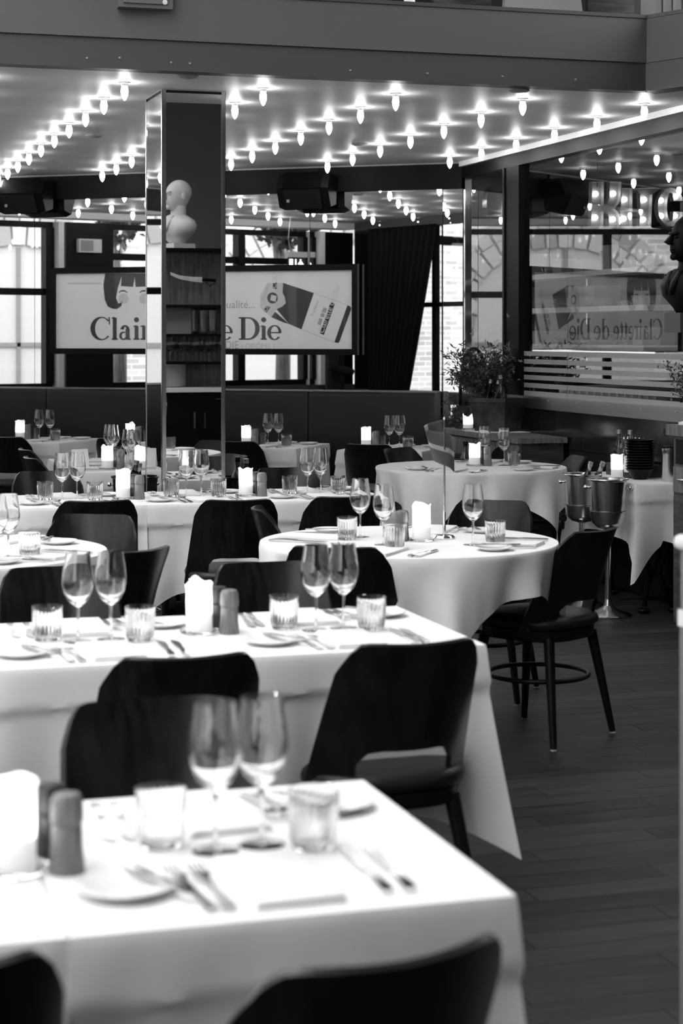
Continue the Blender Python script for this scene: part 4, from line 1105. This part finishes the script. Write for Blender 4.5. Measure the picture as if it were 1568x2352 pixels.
place('bottle_water', 'liquor_bottle', 'clear long-necked bottle behind the candle on the service table', 'bottle', 'bottles on the service table', (4.70, 9.84, ZS+.001))
kit('canister', [('body', MB().lathe([(.045, 0), (.046, .004), (.046, .15), (.05, .155), (.05, .185)], 28).mesh('body', 'steel', 40), []), ('lid', MB().lathe([(.052, .185), (.052, .195), (.03, .20), (.0, .20)], 28, cap1=False).mesh('lid', 'black_paint', 40), [])])
place('canister', 'steel_canister', 'tall steel canister with black lid on the service table', 'canister', None, (4.745, 9.29, ZS+.001))
kit('cruet', [('glass_body', MB().lathe([(.018, 0), (.02, .004), (.02, .07), (.008, .10), (.007, .13), (.010, .135)], 12).mesh('glass_body', 'bottle_glass', 40), []), ('stopper', MB().ell((0, 0, .142), (.008, .008, .009), 10, 6).mesh('stopper', 'chrome', True), [])])
bx = MB().bbox((-.10, -.16, 0), (.10, .16, .07)).mesh('riser', 'wood_dark')
tag(ob('riser_box', bx, None, (4.735, 9.60+.12, ZS+.001)), 'low wooden riser under the small cruets', 'box')
for k in range(12):
    place('cruet', 'oil_cruet', 'small stoppered cruet behind the bowls, %s in its row' % ordn[k], 'cruet', 'small cruets on the service table', (4.705+(k % 2)*.05, 9.585+(k//2)*.05, ZS+.072))

# ---------------------------------------------------------------- waiter cabinet at the right edge
cb = empty('waiter_station', (4.41, 8.59, 0))
ob('carcass', MB().bbox((0, -.75, .06), (.5, 0, 1.02)).mesh('carcass', 'wood_dark'), cb)
ob('top', MB().bbox((-.03, -.78, 1.02), (.53, .03, 1.075)).mesh('top', 'wood_mid'), cb)
ob('plinth', MB().bbox((.02, -.74, 0), (.48, -.02, .06)).mesh('plinth', 'black_matte'), cb)
for k in range(3):
    y0 = -.74+k*.245
    d_ = ob('drawer', MB().bbox((-.012, y0+.005, .73), (0, y0+.235, .86)).mesh('drawer', 'wood_mid'), cb)
    ob('handle', MB().tube([(-.013, y0+.08, .80), (-.035, y0+.09, .80), (-.035, y0+.15, .80), (-.013, y0+.16, .80)], .007, 8).mesh('handle', 'chrome', True), d_)
    ob('door', MB().bbox((-.010, y0+.005, .09), (0, y0+.235, .71)).mesh('door', 'wood_dark'), cb)
ob('shelf_gap_shade', MB().bbox((-.004, -.72, .875), (.0, -.03, 1.0)).mesh('shelf_gap_shade', 'black_matte'), cb)  # flat black panel painting the shade of an open shelf
tag(cb, 'dark wooden waiter station with drawers at the right edge', 'cabinet')

def bush(name, c, rad, n, mats_, seed, leafl=.035, leafw=.008, stems=14, droop=0.0):
    r2 = random.Random(seed); m = MB(); sm = MB()
    base = Vector((c[0], c[1], c[2]-rad[2]))
    tips = []
    for k in range(stems):
        a = r2.uniform(0, 2*PI); q = r2.uniform(.3, 1); tip = Vector((c[0]+rad[0]*q*math.cos(a), c[1]+rad[1]*q*math.sin(a), c[2]+rad[2]*r2.uniform(-.3, 1)-droop*q))
        mid = base.lerp(tip, .5)+Vector((0, 0, rad[2]*.2)); tips.append((base, mid, tip)); sm.tube([base, mid, tip], [.0025, .002, .001], 4)
    for k in range(n):
        b0, b1, b2 = tips[r2.randrange(len(tips))]; t = r2.uniform(.25, 1)
        p = b0.lerp(b1, t).lerp(b1.lerp(b2, t), t)+Vector((r2.gauss(0, .018), r2.gauss(0, .018), r2.gauss(0, .018)))
        dv = Vector((r2.gauss(0, 1), r2.gauss(0, 1), r2.gauss(.3, 1))).normalized(); sd = dv.cross(Vector((r2.gauss(0, 1), r2.gauss(0, 1), r2.gauss(0, 1)))).normalized()
        L = leafl*r2.uniform(.6, 1.3); w = leafw*r2.uniform(.7, 1.3); nn_ = dv.cross(sd)*w*.5
        m.add([p, p+dv*L*.5+sd*w+nn_, p+dv*L, p+dv*L*.5-sd*w+nn_], [(0, 1, 2, 3)], 1 if len(mats_) > 1 and r2.random() < .3 else 0)
    return m.mesh('foliage', mats_, fix=False), sm.mesh('stems', 'stem')
# potted plant on the station
p = Vector((4.46, 8.37, 1.076)); e = empty('potted_plant', p)
ob('pot', MB().lathe([(.06, 0), (.085, .11), (.085, .115), (.075, .115), (.055, .01)], 20).mesh('pot', 'zinc', 40), e)
fo, stm = bush('p', (0, 0, .19), (.20, .20, .15), 1700, ['leaf', 'leaf_light'], 5, .022, .006, 60)
ob('foliage', fo, e); ob('stems', stm, e); tag(e, 'small-leaved potted plant on the waiter station', 'plant')
# black bust on a stand
def bust_mesh(m_):
    """life-size bust facing -y, base at z=0"""
    m = MB()
    m.ell((0, .005, .385), (.073, .092, .112), 20, 14)              # skull
    m.ell((0, -.035, .345), (.052, .062, .085), 16, 12)             # face
    m.strip([((0, -.088, .398), (.008,0,0), (0,.01,0)), ((0, -.118, .360), (.016,0,0), (0,.014,0)), ((0, -.094, .346), (.018,0,0), (0,.008,0))])   # nose
    m.ell((0, -.082, .405), (.045, .014, .012), 12, 6)              # brow
    for s in (-1, 1):
        m.ell((s*.024, -.082, .385), (.013, .01, .008), 10, 6); m.ell((s*.073, .012, .372), (.010, .022, .034), 10, 8)
    m.ell((0, -.088, .322), (.023, .012, .006), 10, 6); m.ell((0, -.086, .312), (.020, .012, .006), 10, 6); m.ell((0, -.080, .285), (.024, .02, .018), 10, 8)
    m.ell((0, .02, .41), (.078, .092, .095), 18, 12)                # hair
    m.tube([(0, .012, .30), (0, .010, .235), (0, .0, .17)], [.055, .055, .075], 18)
    # shoulders and chest
    pr = [(.02, .0), (.10, .0), (.12, .02)]
    V = []; F_ = []; seg = 28
    for z, rx, ry in ((.0, .06, .055), (.03, .085, .07), (.055, .12, .085), (.09, .175, .10), (.14, .20, .105), (.18, .175, .095), (.205, .12, .08), (.225, .075, .065)):
        for k in range(seg):
            a = 2*PI*k/seg; V.append((rx*math.cos(a), ry*math.sin(a), z))
    for i in range(7):
        for k in range(seg): F_.append((i*seg+k, i*seg+(k+1) % seg, (i+1)*seg+(k+1) % seg, (i+1)*seg+k))
    F_.append(tuple(range(seg-1,-1,-1))); F_.append(tuple(7*seg+k for k in range(seg)))
    m.add(V, F_)
    for s in (-1, 1): m.strip([((s*.04, -.068, .215), (.018*1,0,0), (0,.008,.004)), ((s*.035, -.104, .15), (.022,0,0), (0,.008,0)), ((s*.01, -.108, .09), (.014,0,0), (0,.008,0))])
    return m.mesh('bust_figure', m_, True)
p = PD(1578, 735, 9.45); e = empty('black_bust', (p.x, p.y, 1.076), R(-90)+R(5))
ob('pole', MB().lathe([(.045, 0), (.045, .012), (.012, .02), (.012, .47)], 14).mesh('pole', 'trim_white', 40), e)
ob('block', MB().bbox((-.075, -.09, .47), (.075, .09, .57)).mesh('block', 'fascia'), e)
ob('bust_figure', bust_mesh('bust_black'), e, (0, 0, .57)); tag(e, 'black sculpted bust in profile at the right edge', 'bust')
# ---------------------------------------------------------------- bar counter corner, near right
bc = empty('bar_counter', (1.862, 3.60, 0))
prof = [(.0, 1.07), (-.012, 1.073), (-.016, 1.086), (-.012, 1.099), (0, 1.102)]
def slab(x0, x1, y0, y1):
    m = MB(); V = []; F_ = []
    for off, z in ((0, 1.068), (-.007, 1.074), (-.010, 1.085), (-.007, 1.097), (0, 1.102)):
        o_ = off
        V += [(x0+o_, y0-0, z), (x1, y0, z), (x1, y1-o_, z), (x0+o_, y1-o_, z)]
    for i in range(4):
        for k in range(4): F_.append((i*4+k, i*4+(k+1) % 4, i*4+4+(k+1) % 4, i*4+4+k))
    F_ += [(3,2,1,0), (16,17,18,19)]
    return m.add(V, F_).mesh('counter_top', 'marble', 50)
ob('counter_top', slab(0, .6, -1.9, 0), bc)
ob('panel', MB().bbox((.0, -1.88, 0), (.55, -.0, .93)).mesh('panel', 'bar_panel'), bc)
ob('panel_upper', MB().bbox((.002, -1.88, .93), (.55, -.002, 1.068)).mesh('panel_upper', 'bar_panel'), bc)
ob('moulding', MB().bbox((-.003, -1.89, .905), (.56, .003, .94)).mesh('moulding', 'marble'), bc)
tag(bc, 'grey bar counter with pale rounded top at the right edge', 'counter')

# ---------------------------------------------------------------- sideboard with flowers
ZB = .88
sb = empty('sideboard', (4.52, 11.55, 0))
ob('carcass', MB().bbox((.02, -.62, .05), (.31, .72, ZB-.035)).mesh('carcass', 'wood_dark'), sb)
ob('top', MB().bbox((-.03, -.67, ZB-.035), (.315, .76, ZB)).mesh('top', 'wood_mid'), sb)
for k in range(3):
    y0 = -.6+k*.405
    ob('drawer', MB().bbox((.008, y0, ZB-.17), (.02, y0+.39, ZB-.05)).mesh('drawer', 'wood_mid'), sb)
    ob('door', MB().bbox((.010, y0, .08), (.02, y0+.39, ZB-.19)).mesh('door', 'wood_dark'), sb)
tag(sb, 'dark wooden sideboard against the kitchen wall', 'sideboard')
p = PZ(1155, 991, ZB); px_, py_ = 4.68, p.y
nk = MB().add([(-.19, -.17, .001), (.16, -.19, .001), (.14, .17, .001), (-.16, .19, .001), (-.19, -.17, .004), (.16, -.19, .004), (.14, .17, .004), (-.16, .19, .004), (-.20, -.10, -.05), (-.197, -.16, -.002)],
    [(3,2,1,0), (4,5,6,7), (0,1,5,4), (1,2,6,5), (2,3,7,6), (3,0,4,7)]).mesh('cloth_mat', 'napkin')
tag(ob('linen_cloth', nk, None, (px_, py_, ZB)), 'white cloth spread under the zinc planter', 'cloth')
def taper(x0, y0, x1, y1, h, th, m_):
    m = MB(); V = [(-x0,-y0,0),(x0,-y0,0),(x0,y0,0),(-x0,y0,0),(-x1,-y1,h),(x1,-y1,h),(x1,y1,h),(-x1,y1,h),(-x1+th,-y1+th,h),(x1-th,-y1+th,h),(x1-th,y1-th,h),(-x1+th,y1-th,h),(-x0+th,-y0+th,.02),(x0-th,-y0+th,.02),(x0-th,y0-th,.02),(-x0+th,y0-th,.02)]
    F_ = [(3,2,1,0)]
    for a in (0, 4, 8):
        for k in range(4): F_.append((a+k, a+(k+1) % 4, a+4+(k+1) % 4, a+4+k))
    F_.append((12,13,14,15)); return m.add(V, F_).mesh('planter_box', m_)
pl_ = empty('zinc_planter', (px_, py_, ZB+.005), R(-60))
ob('tub', taper(.125, .09, .155, .115, .225, .006, 'zinc'), pl_)
ob('rim_band', MB().bbox((-.158, -.121, .195), (.158, -.114, .222)).mesh('rim_band', 'zinc'), pl_)
tag(pl_, 'tapered zinc tub filled with bottles and flowers', 'tub')
for k, (dx, dy, t, az, key) in enumerate(((.085, -.045, 8, -60, 'bottle_water'), (.0, -.06, 12, 30, 'bottle_green'), (-.075, -.055, 10, 70, 'bottle_green'), (.05, .03, 14, -100, 'bottle_dark'))):
    w_ = ['tallest clear bottle', 'green bottle in the middle', 'green bottle at the left', 'dark bottle at the back'][k]
    c, s = math.cos(R(-60)), math.sin(R(-60))
    place(key, 'soda_bottle', '%s standing in the zinc tub' % w_, 'bottle', 'bottles in the zinc tub', (px_+dx*c-dy*s, py_+dx*s+dy*c, ZB+.075+(.05 if k == 0 else 0)), rot=(R(t), 0, R(az)))
fl_e = empty('flower_arrangement', (px_, py_+.10, ZB+.20))
c0 = Vector((px_, py_+.10, ZB+.20))
fo, stm = bush('f', (-.05, .06, .22), (.26, .32, .20), 3400, ['leaf', 'leaf_light'], 8, .045, .006, 70, .05)
ob('foliage', fo, fl_e); ob('stems', stm, fl_e)
r3 = random.Random(12)
for k in range(26):
    q = Vector((r3.gauss(-.03, .11), r3.gauss(-.02, .12), .2+r3.gauss(.06, .09))); m = MB()
    for j in range(5):
        a = 2*PI*j/5; m.add([(0, 0, 0), (.013*math.cos(a-.4), .013*math.sin(a-.4), .006), (.022*math.cos(a), .022*math.sin(a), .008), (.013*math.cos(a+.4), .013*math.sin(a+.4), .006)], [(0,1,2,3)])
    ob('flower', m.mesh('flower', 'petal' if k % 3 == 0 else 'stripe', fix=False), fl_e, q, rot=(r3.uniform(.4, 1.8), r3.uniform(-.5, .5), r3.uniform(0, 6)))
tag(fl_e, 'loose bunch of flowers and dark greenery above the zinc tub', 'flowers')
# black basket with two hoop handles and trailing greenery
p = PD(1072, 960, 12.9); hb = empty('black_basket', (4.70, 12.19, ZB+.001), R(-25))
ob('basket_body', taper(.09, .07, .11, .09, .16, .006, 'black_matte'), hb)
for s in (-.04, .05):
    ob('hoop_handle', MB().tube([(-.095*math.cos(PI*k/16)*(1 if 1 else 1), s, .15+.41*math.sin(PI*k/16)**.7) for k in range(17)], .009, 8).mesh('hoop_handle', 'black_paint', True), hb)
fo, stm = bush('t', (-.06, -.02, .16), (.20, .20, .20), 900, ['leaf'], 17, .04, .005, 34, .16)
ob('foliage', fo, hb); ob('stems', stm, hb)
tag(hb, 'black basket with two tall hoop handles and trailing greenery', 'basket')
p = PZ(1083, 984, ZB); place('saucer', 'candle_saucer', 'glass saucer under the crown-shaped candle on the sideboard', 'saucer', 'candle saucers', (4.585, 12.0, ZB+.001))
place('candle_short', 'pillar_candle', 'short melted crown-shaped candle on the sideboard', 'candle', 'pillar candles', (4.585, 12.0, ZB+.0075))
# dark jars behind the far round table
p = PZ(1070, 1066, .74)
b5 = ice(1066, 1068, 11.85, 'bucket_dark', 'dark ice bucket behind the candle on the far round table')
in_bucket(b5, 'bottle_dark', .0, 0, 4, 0, 'dark bottle in the bucket behind the far round table')
tag(st, None, None)

# ---------------------------------------------------------------- kitchen interior
for k, (z, nm) in enumerate(((1.45, 'lower'), (1.71, 'middle'), (1.955, 'upper'))):
    e = empty('kitchen_shelf', (5.40, 12.0, z)); ob('board', MB().bbox((-.12, -1.3, -.018), (.12, 1.35, .018)).mesh('board', 'trim_white'), e)
    for y in (-1.2, 0, 1.25): ob('bracket', MB().bbox((.08, y-.01, -.10), (.11, y+.01, -.018)).mesh('bracket', 'steel'), e)
    tag(e, '%s pale shelf behind the kitchen glass' % nm, 'shelf', 'kitchen shelves')
    r4 = random.Random(k+3); y = -1.1; j = 0
    while y < 1.2:
        w = r4.uniform(.12, .24); h = r4.uniform(.05, .17); kind = r4.choice(('tub', 'box', 'bowl'))
        if kind == 'bowl': me = MB().lathe([(.04, 0), (w*.5, h*.6), (w*.5, h*.62), (.03, .01)], 20).mesh('dish', 'glass', 40); nm2, ct = 'glass_dish', 'dish'
        else: me = taper(w*.42, .07, w*.48, .08, h, .004, 'stripe' if kind == 'tub' else 'plaster_mid'); nm2, ct = 'storage_tub', 'tub'
        tag(ob(nm2, me, None, (5.40, 12.0+y, z+.019)), '%s on the %s kitchen shelf, %s along' % ('clear dish' if kind == 'bowl' else 'pale tub', nm, ordn[j]), ct, 'kitchen shelf ware')
        y += w+r4.uniform(.06, .25); j += 1
e = empty('fill_strip', (5.46, 12.0, 1.43)); ob('housing', MB().bbox((-.02, -1.1, -.006), (.02, 1.1, .002)).mesh('housing', 'steel'), e)  # fill lamp added to light the counter and upturned glasses
ob('tube', MB().bbox((-.012, -1.08, -.016), (.012, 1.08, -.0062)).mesh('tube', 'fill_glow'), e); tag(e, 'added fill strip brightening the counter under the lowest kitchen shelf', 'lamp')
kc = empty('kitchen_counter', (5.3, 11.0, 0)); ob('worktop', MB().bbox((-.30, -2.6, 1.06), (.35, 1.75, 1.095)).mesh('worktop', 'steel'), kc); ob('front', MB().bbox((-.28, -2.58, 0), (.33, 1.73, 1.06)).mesh('front', 'plaster_dark'), kc)
tag(kc, 'steel kitchen counter behind the glass', 'counter')
kit('small_glass', [('glass', MB().lathe([(.0, .082), (.024, .082), (.026, .08), (.033, .0), (.0315, .0), (.0245, .079), (.0, .079)], 14, cap0=False, cap1=False).mesh('glass', 'glass', 40), [])])
for k in range(26):
    yy = PX(1292+k*8.6, 915, 5.06).y
    place('small_glass', 'upturned_glass', 'upturned glass behind the frosted stripes, %s from the left' % ordn[k], 'glass', 'upturned glasses on the kitchen counter', (5.06+(k % 2)*.05, yy, 1.0965))
# hanging pans
for k, (px, py, r) in enumerate(((1100, 478, .16), (1122, 470, .15), (1150, 480, .12))):
    p = PX(px, py, 5.02+k*.02); e = empty('hanging_pan', p, R(20+k*25))
    ob('pan', MB().lathe([(.0, 0), (r*.75, 0), (r*.9, .012), (r, .05), (r*1.02, .05), (r*.92, .008), (.0, -.003)], 28, cap0=False, cap1=False).mesh('pan', 'steel', 40), e, rot=(R(90), 0, 0))
    ob('handle', MB().tube([(0, 0, r*.9), (0, -.02, r+.05), (0, -.02, r+.16)], .008, 8).mesh('handle', 'black_paint', True), e)
    ob('hanger', MB().tube([(0, -.02, r+.16), (0, -.02, ZC-p.z)], .002, 6).mesh('hanger', 'steel'), e)
    tag(e, 'round pan hanging in the kitchen, %s from the left' % ordn[k], 'pan', 'hanging pans')
# marquee letters
YK = 11.6
def kp(px, py): 
    p = PD(px, py, 1); return PD(px, py, YK/p.y)
sg = empty('kitchen_sign', (5.5, YK, 2.4)); SG = Vector(sg.location)
def marquee(outline_sets, bulbs, name):
    lt = None
    for i, polys in enumerate(outline_sets):
        q = [kp(*p) for p in polys]
        m = MB(); n = len(q)
        V = [(p.x-SG.x, 0, p.z-SG.z) for p in q]; Vf = [(p.x-SG.x, -.05, p.z-SG.z) for p in q]
        m.add(V+Vf, [tuple(range(n))]+[(k, (k+1) % n, n+(k+1) % n, n+k) for k in range(n)])
        o = ob('letter', m.mesh('letter', 'sign_metal', fix=False), sg)
        md = o.modifiers.new('s', 'SOLIDIFY'); md.thickness = .004
        lt = lt or o
    for bx_, by_ in bulbs:
        p = kp(bx_, by_); ob('sign_bulb', MB().ell((p.x-SG.x, -.022, p.z-SG.z), (.019, .017, .019), 12, 8).mesh('sign_bulb', 'sign_bulb', True), lt)
Q = lambda *pts: [(1330+a/6.533, 400+b/6.533) for a, b in pts]
QB = lambda *pts: [(1330+a/6.533, 400+b/6.533) for a, b in pts]
marquee([Q((148,125),(320,125),(320,470),(370,440),(405,360),(410,125),(582,122),(578,340),(555,430),(482,525),(545,590),(570,680),(568,800),(398,800),(396,660),(380,600),(318,565),(310,800),(130,800))], QB((225,300),(490,295),(218,653),(484,680)), 'K')
marquee([Q((580,220),(748,220),(742,800),(570,800))], QB((658,382),(645,670)), 'I')
marquee([Q((752,220),(1160,216),(1110,260),(1045,310),(1038,480),(1025,800),(855,800),(865,480),(862,310),(820,250),(752,300))], QB((950,385),(935,683)), 'T')
cpts = [(1325+205*math.cos(R(a)), 500-298*math.sin(R(a))) for a in range(30, 331, 15)]
ci_ = [(1325+52*math.cos(R(a)), 500-205*math.sin(R(a))) for a in range(300, 59, -15)]
marquee([Q(*(cpts[:1]+cpts[1:-1]+[(1505,640),(1505,565),(1355,565),(1352,640)]+ci_[1:-1]+[(1352,360),(1358,415),(1505,415)]))], QB((1205,398),(1425,338),(1207,630),(1415,628)), 'C')
marquee([Q((1512,195),(1680,195),(1680,440),(1790,440),(1790,195),(1960,195),(1960,800),(1790,800),(1790,570),(1680,570),(1680,800),(1512,780))], QB((1600,300),(1875,300),(1600,690),(1875,690)), 'H')
for px in (1368, 1550):
    p = kp(px, 430); m = MB().tube([(p.x-SG.x, -.02, p.z-SG.z), (p.x-SG.x, -.02, ZC-SG.z)], .003, 6)
    ob('cord', m.mesh('cord', 'black_paint'), sg); ob('canopy', MB().lathe([(.055, 0), (.055, -.025), (.0, -.028)], 20, c=(p.x-SG.x, -.02, ZC-SG.z-.0005), cap1=False).mesh('canopy', 'steel', 40), sg)
tag(sg, 'metal letter sign with round bulbs hung behind the kitchen glass', 'sign')

# ================================================================== SEEN ONLY IN THE MIRRORS
# curtain
V = []; F_ = []; nu, nv = 60, 14
for j in range(nv+1):
    t = j/nv; z = .05+(2.72-.05)*t
    x0 = -1.25; x1 = -.64+.62*max(0, (t-.22)/.78)**.9
    for i in range(nu+1):
        u = i/nu; V.append((x0+(x1-x0)*u, YB+.09+.035*math.sin(u*2*PI*11+t), z))
for j in range(nv):
    for i in range(nu): F_.append((j*(nu+1)+i, j*(nu+1)+i+1, (j+1)*(nu+1)+i+1, (j+1)*(nu+1)+i))
o = ob('curtain', MB().add(V, F_).mesh('curtain', 'velvet', True, fix=False)); md = o.modifiers.new('s', 'SOLIDIFY'); md.thickness = .004
tag(o, 'black velvet curtain gathered at the window, mirrored on the back wall', 'curtain')
# emergency light and exit sign
e = empty('emergency_light', (XL+.001, 12.6, 2.46)); ob('housing', MB().bbox((0, -.13, -.07), (.06, .13, .07)).mesh('housing', 'box_white'), e); ob('diffuser', MB().bbox((.06, -.03, -.055), (.066, .11, .055)).mesh('diffuser', 'plaster_mid'), e)
tag(e, 'white emergency light box reflected in the mirror left of the pillar', 'emergency light')
e = empty('exit_sign', (XL+.5, 10.28, 2.38)); ob('housing', MB().bbox((-.03, -.12, -.0), (.03, .12, .06)).mesh('housing', 'box_white'), e)
ob('sign_face', MB().bbox((-.008, -.11, -.16), (.008, .11, 0)).mesh('sign_face', 'leaf'), e)
ob('door_mark', MB().bbox((.0085, .055, -.14), (.0095, .10, -.02)).mesh('door_mark', 'exit_face'), e)
ob('arrow', MB().prism([(.01, -.02), (.025, -.02), (.025, -.09), (.038, -.09), (.0175, -.13), (-.003, -.09), (.01, -.09)], lambda a, b, t: (t, a, b), .0085, .0095).mesh('arrow', 'exit_face'), e)
ob('running_figure', MB().ell((.009, -.045, -.03), (.001, .011, .011), 10, 6).prism([(-.035,-.045),(-.06,-.045),(-.085,-.075),(-.075,-.08),(-.06,-.065),(-.06,-.095),(-.09,-.13),(-.075,-.135),(-.05,-.105),(-.035,-.125),(-.02,-.14),(-.015,-.13),(-.03,-.11),(-.04,-.085),(-.03,-.065),(-.015,-.08),(-.01,-.07)], lambda a, b, t: (t, a, b), .0085, .0095).mesh('running_figure', 'exit_face'), e)
ob('cable', MB().tube([(0, .08, .06), (0, .11, .20), (0, .08, .43)], .003, 6).mesh('cable', 'box_white'), e)
tag(e, 'hanging exit sign with running figure and arrow reflected in the mirror', 'exit sign')
# person standing by the street windows, seen only in the mirror below the poster
pe = empty('person', (-.53, 10.33, 0), R(35))
bm = bmesh.new(); jn = [((0,0,.95),.15,.11),((0,0,1.12),.145,.105),((0,0,1.32),.18,.11),((0,0,1.44),.11,.08),((0,0,1.52),.055,.055),((0,-.01,1.64),.08,.095),((0,-.01,1.73),.07,.08),
      ((.19,0,1.42),.07,.07),((.33,.02,1.18),.055,.055),((.20,-.20,1.14),.042,.042),((-.19,0,1.42),.07,.07),((-.34,.02,1.18),.055,.055),((-.20,-.20,1.14),.042,.042),
      ((.10,0,.88),.10,.10),((.11,-.01,.48),.07,.07),((.11,.01,.08),.05,.05),((.11,-.12,.04),.045,.035),((-.10,0,.88),.10,.10),((-.11,-.01,.48),.07,.07),((-.11,.01,.08),.05,.05),((-.11,-.12,.04),.045,.035)]
me = bpy.data.meshes.new('body'); me.from_pydata([j[0] for j in jn], [(0,1),(1,2),(2,3),(3,4),(4,5),(5,6),(3,7),(7,8),(8,9),(3,10),(10,11),(11,12),(0,13),(13,14),(14,15),(15,16),(0,17),(17,18),(18,19),(19,20)], [])
me.materials.append(MATS['suit']); o = ob('body', me, pe); o.modifiers.new('k', 'SKIN'); sd = o.modifiers.new('d', 'SUBSURF'); sd.levels = 2; sd.render_levels = 2
for i, j in enumerate(jn): me.skin_vertices[0].data[i].radius = (j[1], j[2])
me.skin_vertices[0].data[0].use_root = True
tag(pe, 'person in dark clothes, back reflected in the mirror below the poster', 'person')
# street tree
for k, (ty, lbl) in enumerate(((8.2, 'leafy street tree seen in the mirror right of the pillar'), (10.7, 'leafy street tree seen in the mirror left of the pillar'))):
    tr = empty('street_tree', (-4.7, ty, -.3)); ob('trunk', MB().tube([(0, 0, 0), (.05, 0, 2.0), (0, .1, 3.4)], [.12, .09, .05], 10).mesh('trunk', 'wood_mid', True), tr)
    fo, stm = bush('s', (0, 0, 3.75), (.9, 1.0, 1.05), 1500, ['leaf_light'], 31+k, .13, .045, 40)
    ob('foliage', fo, tr); ob('branches', stm, tr); tag(tr, lbl, 'tree', 'street trees')
# back bar reflected in the pillar: shelf with bust, glasses, plates
def PV(px, py, d_):
    p = PD(px, py, d_); return Vector((p.x, 2*Y0-p.y, p.z))
o0 = PV(445, 760, 16.0)
bb = empty('back_bar', (o0.x, o0.y-.16, 0))
W_ = 1.9
ob('carcass', MB().bbox((-W_/2, -.04, 0), (W_/2, 0, 2.28)).mesh('carcass', 'wood_mid'), bb)
for z in (2.28, 1.795, 1.545, 1.305): ob('shelf', MB().bbox((-W_/2, 0, z-.022), (W_/2, .32, z)).mesh('shelf', 'black_paint'), bb)
ob('worktop', MB().bbox((-W_/2, 0, 1.05), (W_/2, .45, 1.085)).mesh('worktop', 'trim_white'), bb)
ob('lower_cabinet', MB().bbox((-W_/2, 0, 0), (W_/2, .42, 1.05)).mesh('lower_cabinet', 'black_paint'), bb)
for x in (-.06, .03, -.55, .5): ob('handle', MB().bbox((x, .42, .74), (x+.012, .44, .88)).mesh('handle', 'chrome'), bb)
ob('handle', MB().bbox((.13, .42, .985), (.27, .44, .997)).mesh('handle', 'chrome'), bb)
tag(bb, 'dark back bar with shelves, reflected in the pillar mirror', 'shelving')
q = PV(400, 570, 16.0); e = empty('plaster_bust', (q.x+.03, q.y-.02, 2.281), R(-110)); ob('plinth', MB().bbox((-.10, -.09, 0), (.10, .09, .04)).mesh('plinth', 'bust_plaster'), e); ob('bust_figure', bust_mesh('bust_plaster'), e, (0, 0, .04)); e.scale = (1.25, 1.2, 1.1)
tag(e, 'white plaster bust reflected high in the pillar mirror', 'bust')
for k in range(9):
    q = PV(392+k*15, 790, 16.0); place('wine_glass', 'wine_glass', 'wine glass on the back bar shelf reflected in the pillar, %s in its row' % ordn[k], 'wine glass', 'back bar wine glasses', (q.x, q.y-.03-(k % 2)*.06, 1.306))
kit('crate', [('crate', MB().bbox((-.12, -.08, 0), (.12, .08, .075)).mesh('crate', 'plaster_mid'), [])])
for k in range(3):
    q = PV(405, 700, 16.0); place('crate', 'flat_box', 'pale flat box in the stack reflected in the pillar, %s from bottom' % ordn[k], 'box', 'boxes on the back bar', (q.x, q.y-.03, 1.546+k*.0755))
for k in range(3):
    q = PV(448+k*21, 700, 16.0); place('tumbler', 'bar_tumbler', 'tall glass on the back bar reflected in the pillar, %s in row' % ordn[k], 'tumbler', 'back bar tumblers', (q.x, q.y-.03, 1.546), scale=(1, 1, 2.3))
m = MB(); pts = [(.0, 0), (.10, .005), (.2, .02), (.28, .05)]
e = empty('sabre', tuple(PV(440, 642, 16.0)-Vector((0, .03, 0))))
m.strip([((-x+.1, 0, z), (0, 0, .018*(1-x*2.2)+.006), (0, .002, 0)) for x, z in pts]); ob('blade', m.mesh('blade', 'steel'), e)
ob('hilt', MB().tube([(.10, 0, 0), (.22, 0, -.005)], .014, 10).tube([(.12, 0, -.01), (.17, 0, -.055), (.22, 0, -.02)], .004, 6).mesh('hilt', 'black_paint', True), e); tag(e, 'curved sabre lying on the back bar, reflected in the pillar', 'sabre')
kit('plate_big', [('plate', MB().lathe([(.0, 0), (.08, 0), (.12, .012), (.12, .015), (.08, .004), (.0, .004)], 28, cap0=False, cap1=False).mesh('plate', 'porcelain', 40), [])])
for k in range(20):
    q = PV(388, 860, 16.0); place('plate_big', 'dinner_plate', 'white dinner plate in the back bar pile reflected in the pillar', 'plate', 'pile of plates on the back bar', (q.x+.03, q.y-.0, 1.086+k*.0095))
